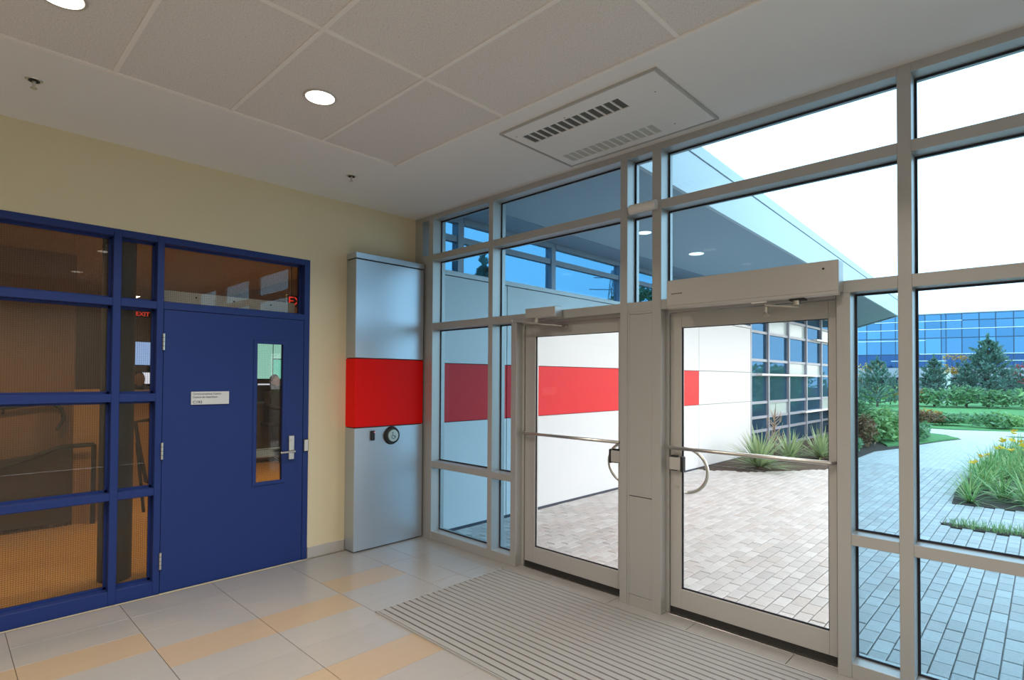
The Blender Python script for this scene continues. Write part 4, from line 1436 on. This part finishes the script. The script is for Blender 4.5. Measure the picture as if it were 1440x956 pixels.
MB().tube([(-3.08, -2.62, 1.33), (-3.08, -2.52, 1.26), (-3.08, -2.50, 1.14), (-3.08, -2.56, 1.02)], .018, 8).build('return', BLACK, hr)
for y in (-3.0, -4.2, -5.4):
    MB().tube([(-3.15, y, 1.22 - (-3.0 - y) * .14), (-3.08, y, 1.26 - (-3.0 - y) * .14)], .012, 6).build('bracket', BLACK, hr)
s2 = empty('stair_rail', (-3.0, -1.8, 0), 'black bent handrail post seen through the slim wired pane', 'railing')
MB().tube([(-3.0, -1.70, 1.10), (-3.0, -1.84, 1.08), (-3.0, -1.80, .80), (-3.0, -1.72, .36), (-3.0, -1.66, .34)], .022, 8).build('rail', BLACK, s2)
MB().tube([(-3.0, -1.82, .84), (-3.0, -1.74, .0)], .018, 8).build('post', BLACK, s2)
MB().ring((-.62, -2.48, 0), (-.62, -2.48, 3.0), .115, n=24).build('round_column', DKW, None, 'dark round column just behind the blue screen', 'column')
# counter, monitors, wall screen, seated operator
ct = empty('counter', (-4.75, -1.0, 0), 'ochre reception counter in the dim office', 'counter')
bx('front', OW, ct, -4.80, -4.70, -1.95, .1, 0, 1.36)
bx('top', pmat('counter_top', (.36, .24, .13), .5), ct, -5.05, -4.62, -1.98, .13, 1.36, 1.42, .01)
SCRB = pmat('lit_monitor', (.1, .15, .3), .4, emit=(.35, .55, 1.0), estr=1.0)
SCRW = pmat('lit_monitor_white', (.3, .3, .3), .4, emit=(.75, .82, 1.0), estr=1.1)
def monitor(label, x, y, z, w_, h_, mat):
    t = empty('monitor', (x, y, z), label, 'monitor')
    bx('housing', BLACK, t, x - .05, x - .004, y - w_ / 2, y + w_ / 2, z, z + h_, .006)
    bx('screen', mat, t, x - .004, x - .002, y - w_ / 2 + .015, y + w_ / 2 - .015, z + .015, z + h_ - .015)
    bx('stand', BLACK, t, x - .08, x - .03, y - .04, y + .04, z - .35, z)
monitor('glowing white monitor low behind the seated operator', -6.25, -1.08, 1.48, .62, .22, SCRW)
monitor('glowing blue monitor above the white one', -6.30, -.92, 1.80, .50, .42, SCRB)
ds = empty('console_desk', (-6.2, -.6, 0), 'dark control desk under the monitors', 'desk')
bx('top', OD, ds, -6.7, -5.9, -1.9, 1.9, 1.08, 1.13, .005)
bx('front', OD, ds, -6.0, -5.95, -1.9, 1.9, 0, 1.08)
CY_ = pmat('cyan_display', (.1, .2, .2), .4, emit=(.16, .78, .62), estr=.85)
CY2 = pmat('pale_cyan_display', (.1, .2, .2), .4, emit=(.42, .92, .80), estr=.85)
ws = empty('wall_display', (-7.9, 1.5, 1.8), 'large glowing cyan wall display seen through the door lite', 'display')
bx('frame', BLACK, ws, -7.99, -7.93, .9, 3.2, 1.55, 2.60)
for (a, b, c, d, m) in ((.93, 1.86, 1.58, 2.58, CY2), (1.88, 3.17, 1.58, 2.02, CY_), (1.88, 3.17, 2.04, 2.58, CY2)):
    bx('screen', m, ws, -7.93, -7.92, a, b, c, d)
cab = empty('equipment_cabinet', (-7.0, 1.6, 0), 'dark equipment cabinet below the cyan wall display', 'cabinet')
bx('body', OD, cab, -7.4, -6.9, 1.1, 2.6, 0, 1.45, .01)
for y in (1.6, 2.1):
    bx('door_gap', BLACK, cab, -6.905, -6.897, y, y + .012, .1, 1.4)
bx('lit_shelf', SCRW, cab, -6.95, -6.90, 1.15, 1.45, 1.452, 1.48)


def person(label, x, y, zs, rot, seated=True):
    t = empty('person', (x, y, 0), label, 'person')
    me = bpy.data.meshes.new('body')
    J = [(0, 0, .50), (0, 0, .72), (0, .02, .92), (0, .02, 1.06), (0, .0, 1.15), (0, -.01, 1.25),
         (.17, .02, .99), (.24, -.10, .78), (.20, -.34, .74), (.18, -.42, .74), (-.17, .02, .99), (-.24, -.10, .78), (-.20, -.34, .74), (-.18, -.42, .74),
         (.10, -.02, .48), (.12, -.42, .48), (.12, -.42, .10), (.12, -.52, .05), (-.10, -.02, .48), (-.12, -.42, .48), (-.12, -.42, .10), (-.12, -.52, .05)]
    Ed = [(0, 1), (1, 2), (2, 3), (3, 4), (4, 5), (2, 6), (6, 7), (7, 8), (8, 9), (2, 10), (10, 11), (11, 12), (12, 13), (0, 14), (14, 15), (15, 16), (16, 17), (0, 18), (18, 19), (19, 20), (20, 21)]
    Rr = [.15, .14, .15, .075, .09, .085, .065, .05, .042, .038, .065, .05, .042, .038, .085, .065, .05, .04, .085, .065, .05, .04]
    me.from_pydata([(a, b, c + zs) for a, b, c in J], Ed, [])
    o = bpy.data.objects.new('body', me)
    COL.objects.link(o)
    sk_ = o.modifiers.new('skin', 'SKIN')
    for v, r in zip(me.skin_vertices[0].data, Rr):
        v.radius = (r, r)
    me.skin_vertices[0].data[0].use_root = True
    o.modifiers.new('sub', 'SUBSURF').levels = 2
    o.modifiers['sub'].render_levels = 2
    me.materials.append(pmat('dark_clothing', (.03, .03, .035), .9))
    o.parent = t
    hd = MB()
    n = 14
    vs, fs = [], []
    for i in range(n + 1):
        ph = math.pi * i / n
        for k in range(18):
            th = 2 * math.pi * k / 18
            vs.append((.082 * math.sin(ph) * math.cos(th), -.01 + .098 * math.sin(ph) * math.sin(th), 1.235 + zs + .125 * math.cos(ph)))
    for i in range(n):
        for k in range(18):
            fs.append((i * 18 + k, (i + 1) * 18 + k, (i + 1) * 18 + (k + 1) % 18, i * 18 + (k + 1) % 18))
    hd._add(vs, fs, 0, True)
    h = hd.build('head', pmat('skin_tone', (.42, .24, .15), .6), None, origin=(0, 0, 0))
    h.parent = t
    hb = MB()
    vs2 = [(a * 1.06, (b + .01) * 1.06 + .006, 1.235 + zs + (c - 1.235 - zs) * 1.06 + .006) for a, b, c in vs]
    hb._add(vs2, [f for f in fs if sum(vs2[i][2] for i in f) / 4 > 1.255 + zs or sum(vs2[i][1] for i in f) / 4 > .03], 0, True)
    hh = hb.build('hair', pmat('brown_hair', (.10, .06, .035), .7), None, origin=(0, 0, 0))
    hh.parent = t
    t.rotation_euler = (0, 0, rot)
    return t


person('person in dark clothing seated at the monitors with their back turned', -5.45, -1.28, .33, math.pi / 2)
person('person in dark clothing seated before the cyan wall display', -5.9, 1.05, .30, math.pi / 2 + .3)


def chair(label, x, y, zb_):
    t = empty('office_chair', (x, y, 0), label, 'chair')
    bx('seat', BLACK, t, x - .24, x + .24, y - .24, y + .24, .70 + zb_ - .31, .77 + zb_ - .31, .02)
    MB().ring((x, y, .06), (x, y, .70 + zb_ - .31), .03, n=10).build('column', BLACK, t)
    for i in range(5):
        a = i * 2 * math.pi / 5
        MB().tube([(x, y, .07), (x + .28 * math.cos(a), y + .28 * math.sin(a), .035)], .018, 6).build('foot', BLACK, t)
chair('black office chair under the operator at the monitors', -5.45, -1.28, .33)
chair('black office chair under the operator before the cyan display', -5.9, 1.05, .30)


def exit_sign(label, x, y, z, hh):
    t = empty('exit_sign', (x, y, z), label, 'sign')
    bx('housing', OD, t, x - .04, x, y - hh * 1.1, y + hh * 1.1, z - hh * .45, z + hh * .55, .004)
    cu = bpy.data.curves.new('lettering', 'FONT')
    cu.body = 'EXIT'
    cu.size = hh
    cu.extrude = .001
    cu.align_x = 'CENTER'
    cu.materials.append(pmat('red_glow', (.5, .02, .02), .5, emit=(1, .05, .03), estr=1.0))
    o = text_mesh(cu)
    o.parent = t
    o.rotation_euler = (math.pi / 2, 0, math.pi / 2)
    o.location = (.003, 0, -hh * .3)
    for k in (-.7, .7):
        MB().tube([(x - .02, y + k * hh, z + hh * .5), (x - .02, y + k * hh, 3.0)], .008, 6).build('hanger', OD, t)
exit_sign('red exit sign seen through the slim wired pane', -7.6, -.76, 2.80, .11)
exit_sign('red exit sign at the right end of the transom light', -1.2, -.69, 2.46, .13)
# warm office downlights
for x, y, z in ((-1.4, -3.4, 3.0), (-1.6, -1.0, 3.0), (-4.2, .6, 2.62), (-4.2, -3.2, 3.0), (-2.4, .8, 2.62)):
    downlight(x, y, z, 'warm recessed downlight in the dim office ceiling', OFFICE_W, (1.0, .60, .22), 'office downlights')
for y in (-1.15, -.75):
    lt = empty('linear_light', (-6.6, y, 2.96), 'short glowing ceiling strip light in the office', 'ceiling light', 'office strip lights')
    bx('housing', OC, lt, -7.0, -6.2, y - .05, y + .05, 2.97, 3.0)
    bx('diffuser', LENSM, lt, -6.98, -6.22, y - .04, y + .04, 2.962, 2.97)
